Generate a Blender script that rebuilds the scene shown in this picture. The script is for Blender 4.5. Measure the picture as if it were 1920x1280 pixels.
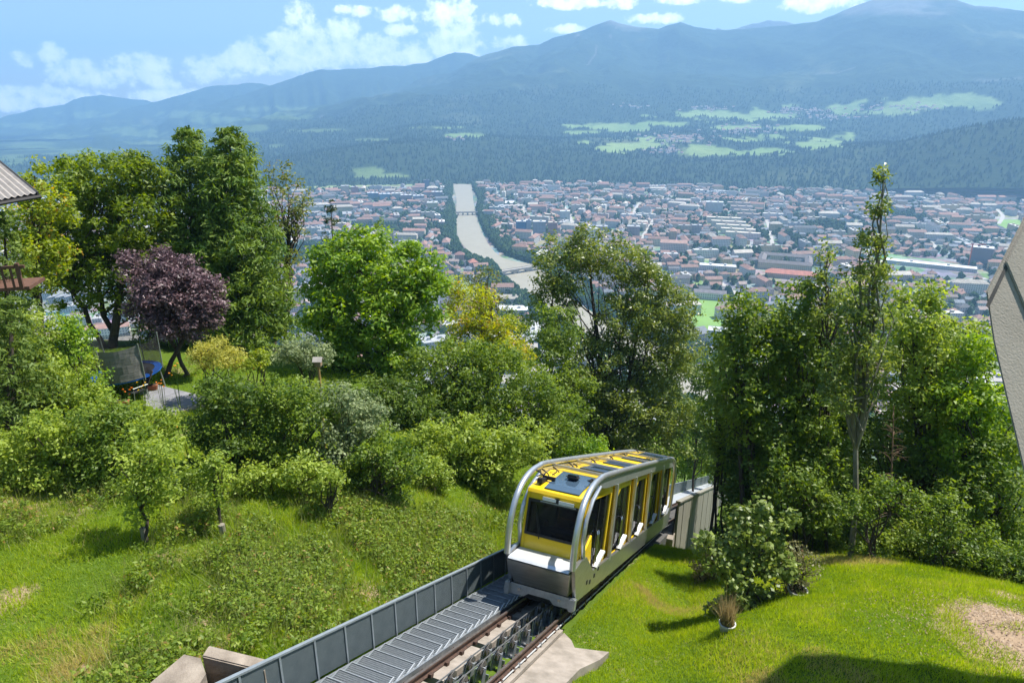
import bpy, bmesh, math, random
import numpy as np
from mathutils import Vector, Matrix

for o in list(bpy.data.objects):
    bpy.data.objects.remove(o)
scene = bpy.context.scene
COL = scene.collection
R = math.radians
rng = np.random.default_rng(7)
random.seed(7)

# ---------------------------------------------------------------- camera
PITCH = R(19.3)
FPX = 1280.0                       # focal length in photograph pixels (24 mm on 36 mm)
cam_d = bpy.data.cameras.new('camera')
cam_d.lens = 24.0
cam_d.sensor_width = 36.0
cam_d.clip_start = 0.1
cam_d.clip_end = 60000.0
cam = bpy.data.objects.new('camera', cam_d)
cam.location = (0, 0, 0)
cam.rotation_euler = (math.pi / 2 - PITCH, 0, 0)
COL.objects.link(cam)
scene.camera = cam

# ---------------------------------------------------------------- sun, sky, exposure
SUN_AZ, SUN_EL = R(62), R(58)      # azimuth measured from the view direction (+Y) to the right
SUN_DIR = Vector((math.sin(SUN_AZ) * math.cos(SUN_EL), math.cos(SUN_AZ) * math.cos(SUN_EL), math.sin(SUN_EL)))
sun_d = bpy.data.lights.new('sun', 'SUN')
sun_d.energy = 5.0
sun_d.angle = R(0.53)
sun_d.color = (1.0, 0.955, 0.88)
sun = bpy.data.objects.new('sun', sun_d)
sun.rotation_euler = (-SUN_DIR).to_track_quat('-Z', 'Y').to_euler()
sun.location = (200, 100, 300)
COL.objects.link(sun)

scene.view_settings.view_transform = 'Standard'
scene.view_settings.look = 'None'
scene.view_settings.gamma = 1.0
scene.view_settings.use_curve_mapping = False
scene.view_settings.exposure = 0.95
scene.render.engine = 'CYCLES'
scene.cycles.use_denoising = True
scene.cycles.denoiser = 'OPENIMAGEDENOISE'
scene.cycles.denoising_input_passes = 'RGB_ALBEDO_NORMAL'
scene.cycles.max_bounces = 6
scene.cycles.diffuse_bounces = 3
scene.cycles.glossy_bounces = 3
scene.cycles.transmission_bounces = 4
scene.cycles.transparent_max_bounces = 8
scene.cycles.volume_bounces = 1
scene.cycles.caustics_reflective = False
scene.cycles.caustics_refractive = False
scene.cycles.sample_clamp_indirect = 4.0

C_, S_ = math.cos(PITCH), math.sin(PITCH)
def ray(px, py):
    """direction through a photograph pixel; its length is 1 along the camera axis"""
    u = (px - 960) / FPX; v = (640 - py) / FPX
    return np.array([u, C_ + v * S_, -S_ + v * C_])
def at(px, py, t):
    return ray(px, py) * t
def at_z(px, py, z):
    r = ray(px, py); return r * (z / r[2])
def project(P):
    P = np.asarray(P, float)
    zc = P[..., 1] * C_ - P[..., 2] * S_
    yc = P[..., 1] * S_ + P[..., 2] * C_
    return 960 + FPX * P[..., 0] / zc, 640 - FPX * yc / zc, zc

world = bpy.data.worlds.new('World')
scene.world = world
world.use_nodes = True
nt = world.node_tree
nt.nodes.clear()
def wn(kind, **kw):
    nd = nt.nodes.new(kind)
    for k, v in kw.items():
        setattr(nd, k, v)
    return nd
def wmath(op, a, b=None, c=None, clamp=False):
    nd = wn('ShaderNodeMath', operation=op, use_clamp=clamp)
    for i, v in enumerate((a, b, c)):
        if v is None: continue
        if isinstance(v, (int, float)): nd.inputs[i].default_value = v
        else: nt.links.new(v, nd.inputs[i])
    return nd.outputs[0]
sky = wn('ShaderNodeTexSky', sky_type='NISHITA')
sky.sun_disc = False
sky.sun_elevation = SUN_EL
sky.sun_rotation = SUN_AZ
sky.altitude = 860
sky.air_density = 1.25
sky.dust_density = 0.6
sky.ozone_density = 2.0
bg = wn('ShaderNodeBackground'); bg.inputs[1].default_value = 0.076
nt.links.new(sky.outputs[0], bg.inputs[0])
tc = wn('ShaderNodeTexCoord')
sep = wn('ShaderNodeSeparateXYZ'); nt.links.new(tc.outputs['Generated'], sep.inputs[0])
AZ = wmath('ARCTAN2', sep.outputs[0], sep.outputs[1])
EL = wmath('ARCSINE', sep.outputs[2])
# warp the angles with noise so the cloud outlines billow
comb = wn('ShaderNodeCombineXYZ'); nt.links.new(AZ, comb.inputs[0]); nt.links.new(EL, comb.inputs[1])
def wnoise(scale, detail, rough, off):
    mp = wn('ShaderNodeMapping'); mp.inputs['Location'].default_value = (off, off * .7, 0)
    nt.links.new(comb.outputs[0], mp.inputs[0])
    nz = wn('ShaderNodeTexNoise'); nz.inputs['Scale'].default_value = scale
    nz.inputs['Detail'].default_value = detail; nz.inputs['Roughness'].default_value = rough
    nt.links.new(mp.outputs[0], nz.inputs['Vector'])
    return nz.outputs['Fac']
nA = wnoise(30, 8, .62, 3.1)
nB = wnoise(75, 6, .62, 8.7)
nC = wnoise(14, 4, .55, 1.7)
CLOUDS = [(560,27,24,20),(668,21,34,9),(737,25,40,13),(845,28,50,22),(945,37,26,11),(955,82,28,11),(750,57,26,9),
 (600,88,60,32),(540,104,56,26),(700,98,60,25),(850,82,46,28),(780,102,60,20),(480,112,46,22),(425,122,38,22),(378,134,30,18),
 (640,60,30,24),(520,82,34,16),(95,103,32,15),(132,130,42,22),(178,147,40,17),(258,135,50,24),(305,157,26,10),(43,113,18,14),
 (85,182,90,16),(30,192,60,14),(1070,3,50,11),(1160,4,30,10),(1060,55,26,7),(1230,36,34,9),(1270,0,40,7),(1545,6,60,13),
 (1390,-4,30,8),(330,180,60,14),(200,-60,60,14),(700,-70,70,18),(1250,-80,80,16)]
acc = None
for (px, py, rx, ry) in CLOUDS:
    r_ = ray(px, py); a0 = math.atan2(r_[0], r_[1]); e0 = math.atan2(r_[2], math.hypot(r_[0], r_[1]))
    r2 = ray(px + rx, py); ra = abs(math.atan2(r2[0], r2[1]) - a0) * 1.25
    r3 = ray(px, py - ry); re = abs(math.atan2(r3[2], math.hypot(r3[0], r3[1])) - e0) * 1.3
    dx = wmath('MULTIPLY', wmath('SUBTRACT', AZ, a0), 1 / ra)
    dy = wmath('MULTIPLY', wmath('SUBTRACT', EL, e0), 1 / re)
    q = wmath('MULTIPLY_ADD', dy, dy, wmath('MULTIPLY', dx, dx))
    g = wmath('SUBTRACT', 1.0, q)
    acc = g if acc is None else wmath('MAXIMUM', acc, g)
acc = wmath('MAXIMUM', acc, -1.5)
# the same fair-weather cumulus belt goes on all round the horizon outside the view
side = wmath('SUBTRACT', wmath('ABSOLUTE', AZ), 0.80)
side = wmath('MULTIPLY', side, 6.0, clamp=True)
belt = wmath('SUBTRACT', 1.0, wmath('MULTIPLY', wmath('ABSOLUTE', wmath('SUBTRACT', EL, 0.14)), 9.0))
far_c = wmath('MULTIPLY', wmath('SUBTRACT', wmath('MULTIPLY_ADD', nC, 4.2, belt), 3.0), side)
far_c = wmath('SUBTRACT', far_c, wmath('MULTIPLY', wmath('SUBTRACT', 1.0, side), 3.0))
acc = wmath('MAXIMUM', acc, far_c)
dens = wmath('ADD', acc, wmath('MULTIPLY', wmath('SUBTRACT', nA, 0.5), 5.6))
dens = wmath('ADD', dens, wmath('MULTIPLY', wmath('SUBTRACT', nB, 0.5), 2.0))
mr = wn('ShaderNodeMapRange', interpolation_type='SMOOTHSTEP')
mr.inputs[1].default_value = -0.4; mr.inputs[2].default_value = 0.65
mr.inputs[3].default_value = 0.0; mr.inputs[4].default_value = 0.97
nt.links.new(dens, mr.inputs[0])
mr2 = wn('ShaderNodeMapRange'); mr2.inputs[1].default_value = 0.0; mr2.inputs[2].default_value = 1.6
nt.links.new(wmath('ADD', dens, wmath('MULTIPLY', wmath('SUBTRACT', nB, .5), 3.0)), mr2.inputs[0])
ramp = wn('ShaderNodeMixRGB'); nt.links.new(mr2.outputs[0], ramp.inputs[0])
ramp.inputs[1].default_value = (0.60, 0.64, 0.72, 1); ramp.inputs[2].default_value = (0.98, 0.96, 0.94, 1)
bgc = wn('ShaderNodeBackground'); nt.links.new(ramp.outputs[0], bgc.inputs[0]); bgc.inputs[1].default_value = 1.45
mix = wn('ShaderNodeMixShader')
nt.links.new(mr.outputs[0], mix.inputs[0]); nt.links.new(bg.outputs[0], mix.inputs[1]); nt.links.new(bgc.outputs[0], mix.inputs[2])
world.cycles.sampling_method = 'MANUAL'; world.cycles.sample_map_resolution = 256
wo = wn('ShaderNodeOutputWorld'); nt.links.new(mix.outputs[0], wo.inputs[0])

# ---------------------------------------------------------------- helpers
def noise2(x, y, seed=0):
    """smooth value noise, vectorised, about -1..1"""
    x = np.asarray(x, float); y = np.asarray(y, float)
    xi = np.floor(x).astype(np.int64); yi = np.floor(y).astype(np.int64)
    xf = x - xi; yf = y - yi
    u = xf * xf * (3 - 2 * xf); v = yf * yf * (3 - 2 * yf)
    def h(a, b):
        n = (a * 374761393 + b * 668265263 + seed * 974711) & 0x7fffffff
        n = ((n ^ (n >> 13)) * 1274126177) & 0x7fffffff
        return ((n ^ (n >> 16)) & 0xffff) / 32767.5 - 1.0
    return (h(xi, yi) * (1 - u) + h(xi + 1, yi) * u) * (1 - v) + (h(xi, yi + 1) * (1 - u) + h(xi + 1, yi + 1) * u) * v
def fbm(x, y, oct=5, seed=0, gain=.5):
    s = 0; a = 1; f = 1
    for i in range(oct):
        s = s + a * noise2(np.asarray(x) * f, np.asarray(y) * f, seed + i * 17); a *= gain; f *= 2.03
    return s
def smooth(x, a, b):
    t = np.clip((np.asarray(x, float) - a) / (b - a), 0, 1); return t * t * (3 - 2 * t)

def root_loc(o):
    v = Vector((0, 0, 0))
    while o is not None:
        v += o.location; o = o.parent
    return v
def tag(o, label=None, cat=None, group=None, kind=None):
    if label: o['label'] = label
    if cat: o['category'] = cat
    if group: o['group'] = group
    if kind: o['kind'] = kind
    return o
def thing(name, loc, label, cat, group=None):
    o = bpy.data.objects.new(name, None); o.location = tuple(map(float, loc)); o.empty_display_size = .3
    COL.objects.link(o); tag(o, label, cat, group); return o
def link(name, me, parent=None, loc=(0, 0, 0)):
    o = bpy.data.objects.new(name, me); COL.objects.link(o); o.location = loc
    if parent is not None: o.parent = parent
    return o
def np_mesh(name, V, F, mats=(), smooth_=False, attrs=None, uv=None, mi=None):
    """V (n,3); F (m,k) one k for all, or list of such arrays"""
    V = np.asarray(V, np.float32)
    Fs = F if isinstance(F, list) else [F]
    Fs = [np.asarray(f, np.int32) for f in Fs if len(f)]
    me = bpy.data.meshes.new(name)
    me.vertices.add(len(V)); me.vertices.foreach_set('co', V.ravel())
    loops = np.concatenate([f.ravel() for f in Fs])
    sizes = np.concatenate([np.full(len(f), f.shape[1], np.int32) for f in Fs])
    starts = np.concatenate([[0], np.cumsum(sizes)[:-1]]).astype(np.int32)
    me.loops.add(len(loops)); me.loops.foreach_set('vertex_index', loops)
    me.polygons.add(len(sizes)); me.polygons.foreach_set('loop_start', starts)
    try: me.polygons.foreach_set('loop_total', sizes)
    except Exception: pass
    if mi is not None: me.polygons.foreach_set('material_index', np.asarray(mi, np.int32))
    me.polygons.foreach_set('use_smooth', np.full(len(sizes), bool(smooth_)))
    for m in mats: me.materials.append(m)
    for k, (dom, typ, arr) in (attrs or {}).items():
        a = me.attributes.new(k, typ, dom)
        arr = np.asarray(arr, np.float32)
        a.data.foreach_set('color' if typ == 'FLOAT_COLOR' else 'value', arr.ravel())
    if uv is not None:
        l = me.uv_layers.new(name='UVMap'); l.data.foreach_set('uv', np.asarray(uv, np.float32).ravel())
    me.update(calc_edges=True); me.validate(verbose=False)
    return me

class MB:
    """collects boxes, tubes, prisms in world space and links them as ONE mesh object"""
    def __init__(s): s.v = []; s.f = []
    def add(s, vs, fs):
        b = len(s.v); s.v += [tuple(map(float, p)) for p in vs]; s.f += [tuple(b + i for i in f) for f in fs]; return s
    def hexa(s, p8):      # 4 bottom, 4 top
        return s.add(p8, [(3,2,1,0),(4,5,6,7),(0,1,5,4),(1,2,6,5),(2,3,7,6),(3,0,4,7)])
    def box(s, c, half, ax=None):
        c = np.asarray(c, float)
        ax = np.eye(3) if ax is None else np.asarray(ax, float)
        P = []
        for sz in (-1, 1):
            for sx, sy in ((-1,-1),(1,-1),(1,1),(-1,1)):
                P.append(c + ax[0]*half[0]*sx + ax[1]*half[1]*sy + ax[2]*half[2]*sz)
        return s.hexa(P)
    def prism(s, poly, off):   # closed polygon (world points) extruded by the vector off
        n = len(poly); off = np.asarray(off, float)
        vs = [np.asarray(p, float) for p in poly] + [np.asarray(p, float) + off for p in poly]
        fs = [tuple(range(n))[::-1], tuple(range(n, 2*n))] + [(i, (i+1) % n, n + (i+1) % n, n + i) for i in range(n)]
        return s.add(vs, fs)
    def tube(s, pts, rad, seg=8, cap=True):
        pts = [np.asarray(p, float) for p in pts]; n = len(pts)
        rad = [rad] * n if np.isscalar(rad) else list(rad)
        vs = []; ref = None
        for i, p in enumerate(pts):
            t = pts[min(i+1, n-1)] - pts[max(i-1, 0)]; t = t / (np.linalg.norm(t) + 1e-9)
            if ref is None:
                ref = np.array([0, 0, 1.]) if abs(t[2]) < .9 else np.array([1., 0, 0])
            x = np.cross(ref, t); x /= np.linalg.norm(x) + 1e-9; y = np.cross(t, x); ref = y
            for k in range(seg):
                a = 2 * math.pi * k / seg
                vs.append(p + rad[i] * (math.cos(a) * x + math.sin(a) * y))
        fs = []
        for i in range(n - 1):
            for k in range(seg):
                k2 = (k + 1) % seg
                fs.append((i*seg + k, i*seg + k2, (i+1)*seg + k2, (i+1)*seg + k))
        if cap:
            fs.append(tuple(range(seg))[::-1]); fs.append(tuple((n-1)*seg + k for k in range(seg)))
        return s.add(vs, fs)
    def build(s, name, mat, parent=None, base=None, smooth_=False, bevel=0):
        V = np.array(s.v)
        if parent is not None: org = np.array(root_loc(parent)); loc = (0, 0, 0)
        else:
            org = np.array(base, float) if base is not None else np.array([V[:,0].mean(), V[:,1].mean(), V[:,2].min()])
            loc = tuple(org)
        me = bpy.data.meshes.new(name); me.from_pydata([tuple(p) for p in V - org], [], s.f)
        bm = bmesh.new(); bm.from_mesh(me); bmesh.ops.recalc_face_normals(bm, faces=bm.faces[:])
        if bevel: bmesh.ops.bevel(bm, geom=[e for e in bm.edges if e.is_manifold and e.calc_face_angle(0) > .5], offset=bevel, segments=2, affect='EDGES', clamp_overlap=True)
        bm.to_mesh(me); bm.free()
        if mat is not None: me.materials.append(mat)
        if smooth_:
            for p in me.polygons: p.use_smooth = True
            try: me.set_sharp_from_angle(angle=R(40))
            except Exception: pass
        return link(name, me, parent, loc)

# ---------------------------------------------------------------- materials
MATS = {}
def new_mat(name):
    m = bpy.data.materials.new(name); m.use_nodes = True
    n = m.node_tree; n.nodes.clear()
    out = n.nodes.new('ShaderNodeOutputMaterial')
    MATS[name] = m
    return m, n, out
def NN(n, kind, ins=None, **kw):
    nd = n.nodes.new(kind)
    for k, v in kw.items(): setattr(nd, k, v)
    for k, v in (ins or {}).items():
        if hasattr(v, 'is_linked') or hasattr(v, 'links'): n.links.new(v, nd.inputs[k])
        else: nd.inputs[k].default_value = v
    return nd
def c4(c): return (c[0], c[1], c[2], 1)
def surf(name, col, col2=None, scale=4.0, rough=.7, metal=0, bump=0, bscale=40, detail=6, spec=.4, coord='Object', stretch=(1,1,1), ramp=(.35,.65), coat=0):
    """plain surface: two colours mixed by noise, fine bump"""
    m, n, out = new_mat(name)
    tc = NN(n, 'ShaderNodeTexCoord')
    mp = NN(n, 'ShaderNodeMapping', {0: tc.outputs[coord], 'Scale': stretch})
    b = NN(n, 'ShaderNodeBsdfPrincipled', {'Roughness': rough, 'Metallic': metal, 'Specular IOR Level': spec, 'Coat Weight': coat})
    if col2 is None: col2 = tuple(x * .8 for x in col)
    nz = NN(n, 'ShaderNodeTexNoise', {'Vector': mp.outputs[0], 'Scale': scale, 'Detail': detail, 'Roughness': .6})
    rp = NN(n, 'ShaderNodeMapRange', {0: nz.outputs['Fac'], 1: ramp[0], 2: ramp[1]})
    mx = NN(n, 'ShaderNodeMixRGB', {0: rp.outputs[0], 1: c4(col), 2: c4(col2)})
    n.links.new(mx.outputs[0], b.inputs['Base Color'])
    if bump:
        nz2 = NN(n, 'ShaderNodeTexNoise', {'Vector': mp.outputs[0], 'Scale': bscale, 'Detail': 4})
        bp = NN(n, 'ShaderNodeBump', {'Height': nz2.outputs['Fac'], 'Strength': bump, 'Distance': .02})
        n.links.new(bp.outputs[0], b.inputs['Normal'])
    n.links.new(b.outputs[0], out.inputs[0])
    return m
def leafmat(name, dark, light, trans=.42, rough=.5, spec=.35, autumn=None):
    """leaf: diffuse + translucent, hue varied leaf by leaf through the attribute 'tint'"""
    m, n, out = new_mat(name)
    at_ = NN(n, 'ShaderNodeAttribute', attribute_name='tint')
    mx = NN(n, 'ShaderNodeMixRGB', {0: at_.outputs['Fac'], 1: c4(dark), 2: c4(light)})
    if autumn is not None:
        mr = NN(n, 'ShaderNodeMapRange', {0: at_.outputs['Fac'], 1: .9, 2: 1.0})
        mx = NN(n, 'ShaderNodeMixRGB', {0: mr.outputs[0], 1: mx.outputs[0], 2: c4(autumn)})
    b = NN(n, 'ShaderNodeBsdfPrincipled', {'Base Color': mx.outputs[0], 'Roughness': rough, 'Specular IOR Level': spec})
    hs = NN(n, 'ShaderNodeHueSaturation', {'Hue': .485, 'Saturation': 1.1, 'Value': 1.75, 'Color': mx.outputs[0]})
    t = NN(n, 'ShaderNodeBsdfTranslucent', {'Color': hs.outputs[0]})
    ms = NN(n, 'ShaderNodeMixShader', {0: trans, 1: b.outputs[0], 2: t.outputs[0]})
    n.links.new(ms.outputs[0], out.inputs[0])
    return m
# ================================================================ the track frame (used by terrain and railway)
YAW, SLOPE, A0, HT = R(23.25), R(24.06), -5.17, 5.97
TD = np.array([math.sin(YAW)*math.cos(SLOPE), math.cos(YAW)*math.cos(SLOPE), -math.sin(SLOPE)])
TC = np.array([math.cos(YAW), -math.sin(YAW), 0.0])
TN = np.cross(TC, TD)
def bend(s):                        # beyond the car the line steepens
    return -0.055 * max(0.0, s - 35.0)
def T(a, s, q):                     # across, along, above the rails -> world
    return (A0 + a) * TC + s * TD + (q + bend(s) - HT) * TN
def TU(a, s, q, up=0):              # the same, then straight up
    p = T(a, s, q); p[2] += up; return p

# ================================================================ ground
VALLEY = -285.0
def hill_plane(x, y):
    return np.maximum(-5.5 - .56 * y + 3.0 * smooth(y, 70, 160) * fbm(x / 60.0, y / 60.0, 3, 5), VALLEY - 1.5)
_cp = [(6,11.5,-11.7),(10.6,11,-11.3),(16,10,-10.8),(5.5,14.3,-12.8),(12,20,-15),(16.4,18,-14.5),(22,20,-15.2),(8,17,-14.0),
       (12.5,24,-17.8),(18,22.5,-17.2),(14,30,-21),(24,26,-19),(9.5,22,-16.6),
       (-9.75,10.1,-10.4),(-6.7,18.7,-11.6),(-15,17.2,-11.3),(-15.9,25.9,-11.25),(-13,24.3,-11.35),(-22,12,-9.8),(-10,14,-11.0),(-11,22,-11.7),
       (-20,22,-11.0),(-24,30,-11.3),(-12,27,-11.9),(-5.7,30.7,-12.4),(-13.1,33,-12.1),(-20,36,-12.6),(-1.7,23.7,-14.1),(1.9,27.2,-16.6),
       (-8.6,24,-12.1),(-4.4,20.5,-12.5),(-2,34,-16),(6.3,40,-23.5),(-12,44,-18),(0,46,-26),(16,42,-29.5),(-30,44,-17),
       (-40,20,-9),(-40,2,-4),(-14,4,-8.2),(-6,3,-7.6),(0,0,-7.0),(10,4,-8.6),(24,8,-9.5),(40,6,-8),(40,26,-17),(36,44,-28),
       (-40,60,-34),(-15,60,-37),(10,60,-39.5),(40,60,-39.5),(0,-14,1),(-40,-14,2),(40,-14,2)]
for s_ in (6, 9, 12, 15, 18, 21, 24, 27, 30, 32.5):
    for a_ in (-2.1, 1.25):
        _cp.append(tuple(T(a_, s_, -.36 if s_ < 31 else -.7)))
for s_ in (12, 16, 20, 24):
    _cp.append(tuple(T(-3.4, s_, (-.25, -.05, .25, .4)[(s_ - 12) // 4])))
    _cp.append(tuple(T(2.8, s_, (-.55, -.55, -.6, -.7)[(s_ - 12) // 4])))
for s_, q_ in ((37.2, -2.3), (44, -3.2), (54, -4.0), (62, -4.2)):
    for a_ in (-1.5, 1.6): _cp.append(tuple(T(a_, s_, q_)))
_cp = np.array(_cp)
def _U(r2): return np.where(r2 > 1e-9, r2 * np.log(np.maximum(r2, 1e-9)), 0)
_n = len(_cp)
_K = _U(((_cp[:, None, :2] - _cp[None, :, :2]) ** 2).sum(-1)) + np.eye(_n) * .35
_P = np.c_[np.ones(_n), _cp[:, :2]]
_A = np.zeros((_n + 3, _n + 3)); _A[:_n, :_n] = _K; _A[:_n, _n:] = _P; _A[_n:, :_n] = _P.T
_W = np.linalg.solve(_A, np.r_[_cp[:, 2], 0, 0, 0])
def ground(x, y):
    x = np.atleast_1d(np.asarray(x, float)); y = np.atleast_1d(np.asarray(y, float))
    sh = x.shape; x = x.ravel(); y = y.ravel(); z = np.empty_like(x)
    for i in range(0, len(x), 40000):
        xs, ys = x[i:i+40000], y[i:i+40000]
        xc, yc = np.clip(xs, -46, 46), np.clip(ys, -14, 62)
        r2 = (xc[:, None] - _cp[None, :, 0]) ** 2 + (yc[:, None] - _cp[None, :, 1]) ** 2
        zt = _U(r2) @ _W[:_n] + _W[_n] + _W[_n+1] * xc + _W[_n+2] * yc
        w = smooth(np.maximum(np.abs(xs) / 46.0, (ys - 15) / 45.0), .72, 1.0)
        z[i:i+40000] = zt * (1 - w) + hill_plane(xs, ys) * w
    aa_ = x * TC[0] + y * TC[1] - A0; ss_ = (x * TD[0] + y * TD[1] + (z + HT * TN[2]) * TD[2]) + HT * (TN[0] * TD[0] + TN[1] * TD[1])
    w = smooth(aa_, .6, .85) * (1 - smooth(aa_, 1.3, 2.8)) * smooth(ss_, 17.0, 18.0) * (1 - smooth(ss_, 29.5, 33))
    zq = (-HT - .14 - TN[0] * x - TN[1] * y) / TN[2]
    z = z * (1 - w) + zq * w
    z += .06 * fbm(x * 1.1, y * 1.1, 3, 3) * smooth(np.abs(x * TC[0] + y * TC[1] - A0), 1.6, 3.2)
    return z.reshape(sh)
def gz(x, y): return float(ground(x, y)[0])
def on_ground(px, py, t0=4.0, t1=90.0):
    """where the ray through a photograph pixel meets the ground"""
    ts = np.linspace(t0, t1, 700); P = ray(px, py)[None, :] * ts[:, None]
    below = np.nonzero(P[:, 2] < ground(P[:, 0], P[:, 1]))[0]
    return P[below[0]] if len(below) else P[-1]

def axis_steps(a, b, fine, lo, hi, grow=1.22):
    xs = list(np.arange(a, b + 1e-6, fine)); st = fine; x = xs[0]
    while x > lo: st *= grow; x -= st; xs.insert(0, x)
    st = fine; x = xs[-1]
    while x < hi: st *= grow; x += st; xs.append(x)
    return np.array(xs)
def grid_faces(nx, ny):
    i = np.arange(nx - 1)[None, :] + np.arange(ny - 1)[:, None] * nx
    i = i.ravel(); return np.c_[i, i + 1, i + nx + 1, i + nx]

def ground_mat():
    m, n, out = new_mat('meadow_soil')
    tc = NN(n, 'ShaderNodeTexCoord')
    n1 = NN(n, 'ShaderNodeTexNoise', {'Vector': tc.outputs['Object'], 'Scale': .55, 'Detail': 6})
    n2 = NN(n, 'ShaderNodeTexNoise', {'Vector': tc.outputs['Object'], 'Scale': 9, 'Detail': 5, 'Roughness': .7})
    at_ = NN(n, 'ShaderNodeAttribute', attribute_name='bare')
    g = NN(n, 'ShaderNodeMixRGB', {0: n2.outputs['Fac'], 1: (.035, .075, .008, 1), 2: (.13, .19, .02, 1)})
    s = NN(n, 'ShaderNodeMixRGB', {0: n2.outputs['Fac'], 1: (.19, .125, .08, 1), 2: (.44, .33, .22, 1)})
    ad = NN(n, 'ShaderNodeMath', {0: at_.outputs['Fac'], 1: n1.outputs['Fac']}, operation='ADD')
    ad2 = NN(n, 'ShaderNodeMath', {0: n2.outputs['Fac'], 1: .7, 2: ad.outputs[0]}, operation='MULTIPLY_ADD')
    f = NN(n, 'ShaderNodeMapRange', {0: ad2.outputs[0], 1: .98, 2: 1.15})
    mx = NN(n, 'ShaderNodeMixRGB', {0: f.outputs[0], 1: g.outputs[0], 2: s.outputs[0]})
    b = NN(n, 'ShaderNodeBsdfPrincipled', {'Base Color': mx.outputs[0], 'Roughness': .95, 'Specular IOR Level': .1})
    bp = NN(n, 'ShaderNodeBump', {'Height': n2.outputs['Fac'], 'Strength': .5, 'Distance': .05})
    n.links.new(bp.outputs[0], b.inputs['Normal'])
    n.links.new(b.outputs[0], out.inputs[0]); return m
def bare_mask(x, y):
    """trodden soil: the patch by the station, worn spots, soil under the hedge"""
    b = np.zeros_like(x)
    for px, py, r in ((1880,1165,1.65),(1930,1210,2.0),(1890,1120,.7)):
        p = BARE_P[(px, py)]; b = np.maximum(b, 1 - ((x - p[0]) ** 2 + (y - p[1]) ** 2) / r ** 2)
    for px, py, r in ((380,1215,.8),(130,960,1.5),(60,950,1.6),(430,1130,.9),(320,1050,.8),(700,1110,.7),(560,1190,.7),(150,1250,.7),(20,1120,.8)):
        p = BARE_P[(px, py)]; b = np.maximum(b, .34 * (1 - ((x - p[0]) ** 2 + (y - p[1]) ** 2) / r ** 2))
    return np.clip(b, 0, 1)
BARE_P = {k: on_ground(*k) for k in ((1880,1165),(1930,1210),(1890,1120),(380,1215),(130,960),(60,950),(430,1130),(320,1050),(700,1110),(560,1190),(150,1250),(20,1120))}
gx = axis_steps(-26, 26, .4, -1500, 1500); gy = axis_steps(1, 42, .4, -60, 640)
GX, GY = np.meshgrid(gx, gy); GZ = ground(GX, GY)
me = np_mesh('hillside', np.c_[GX.ravel(), GY.ravel(), GZ.ravel()], grid_faces(len(gx), len(gy)), [ground_mat()], True,
             {'bare': ('POINT', 'FLOAT', bare_mask(GX.ravel(), GY.ravel()))})
tag(link('hillside', me), kind='structure')

# ---------------------------------------------------------------- valley floor, river
def town_ground_mat():
    m, n, out = new_mat('town_ground')
    tc = NN(n, 'ShaderNodeTexCoord')
    v = NN(n, 'ShaderNodeTexVoronoi', {'Vector': tc.outputs['Object'], 'Scale': .018})
    nz = NN(n, 'ShaderNodeTexNoise', {'Vector': tc.outputs['Object'], 'Scale': .02, 'Detail': 8, 'Roughness': .7})
    rp = NN(n, 'ShaderNodeValToRGB', {0: nz.outputs['Fac']})
    e = rp.color_ramp.elements
    e[0].position = .36; e[0].color = (.035, .07, .025, 1); e[1].position = .62; e[1].color = (.26, .25, .235, 1)
    x = e.new(.47); x.color = (.08, .13, .04, 1); x = e.new(.53); x.color = (.17, .165, .155, 1)
    mx = NN(n, 'ShaderNodeMixRGB', {0: .12, 1: rp.outputs[0], 2: v.outputs['Color']})
    b = NN(n, 'ShaderNodeBsdfPrincipled', {'Base Color': mx.outputs[0], 'Roughness': .9})
    n.links.new(b.outputs[0], out.inputs[0]); return m
vx = np.linspace(-6000, 6000, 25); vy = np.linspace(440, 3400, 15)
VX, VY = np.meshgrid(vx, vy)
me = np_mesh('valley_floor', np.c_[VX.ravel(), VY.ravel(), np.full(VX.size, VALLEY)], grid_faces(25, 15), [town_ground_mat()])
tag(link('valley_floor', me), kind='structure')

BANKS = [((849,345),(884,346)),((853,360),(886,363)),((856,375),(888,380)),((855,400),(892,402)),((856,420),(899,422)),((858,440),(908,444)),
         ((868,460),(922,466)),((884,474),(940,482)),((903,485),(965,490)),((930,500),(1000,496)),((948,520),(1012,506)),((985,552),(1042,538)),((1050,600),(1110,585)),((1150,668),(1230,646)),((1300,760),(1400,730))]
def water_mat():
    m, n, out = new_mat('milky_river')
    tc = NN(n, 'ShaderNodeTexCoord')
    nz = NN(n, 'ShaderNodeTexNoise', {'Vector': tc.outputs['Object'], 'Scale': .05, 'Detail': 6})
    mx = NN(n, 'ShaderNodeMixRGB', {0: nz.outputs['Fac'], 1: (.27, .245, .18, 1), 2: (.36, .33, .255, 1)})
    b = NN(n, 'ShaderNodeBsdfPrincipled', {'Base Color': mx.outputs[0], 'Roughness': .5, 'Specular IOR Level': .25})
    nb = NN(n, 'ShaderNodeTexNoise', {'Vector': tc.outputs['Object'], 'Scale': .6, 'Detail': 3})
    bp = NN(n, 'ShaderNodeBump', {'Height': nb.outputs['Fac'], 'Strength': .15, 'Distance': .3})
    n.links.new(bp.outputs[0], b.inputs['Normal']); n.links.new(b.outputs[0], out.inputs[0]); return m
LB = [at_z(*a, VALLEY) for a, b in BANKS]; RB = [at_z(*b, VALLEY) for a, b in BANKS]
def resample(P, k=8):
    P = np.array(P); out = []
    for i in range(len(P) - 1):
        p0, p1, p2, p3 = P[max(i-1, 0)], P[i], P[i+1], P[min(i+2, len(P)-1)]
        for j in range(k):
            t = j / k
            out.append(.5 * (2*p1 + (p2-p0)*t + (2*p0-5*p1+4*p2-p3)*t*t + (3*p1-p0-3*p2+p3)*t**3))
    out.append(P[-1]); return np.array(out)
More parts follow.
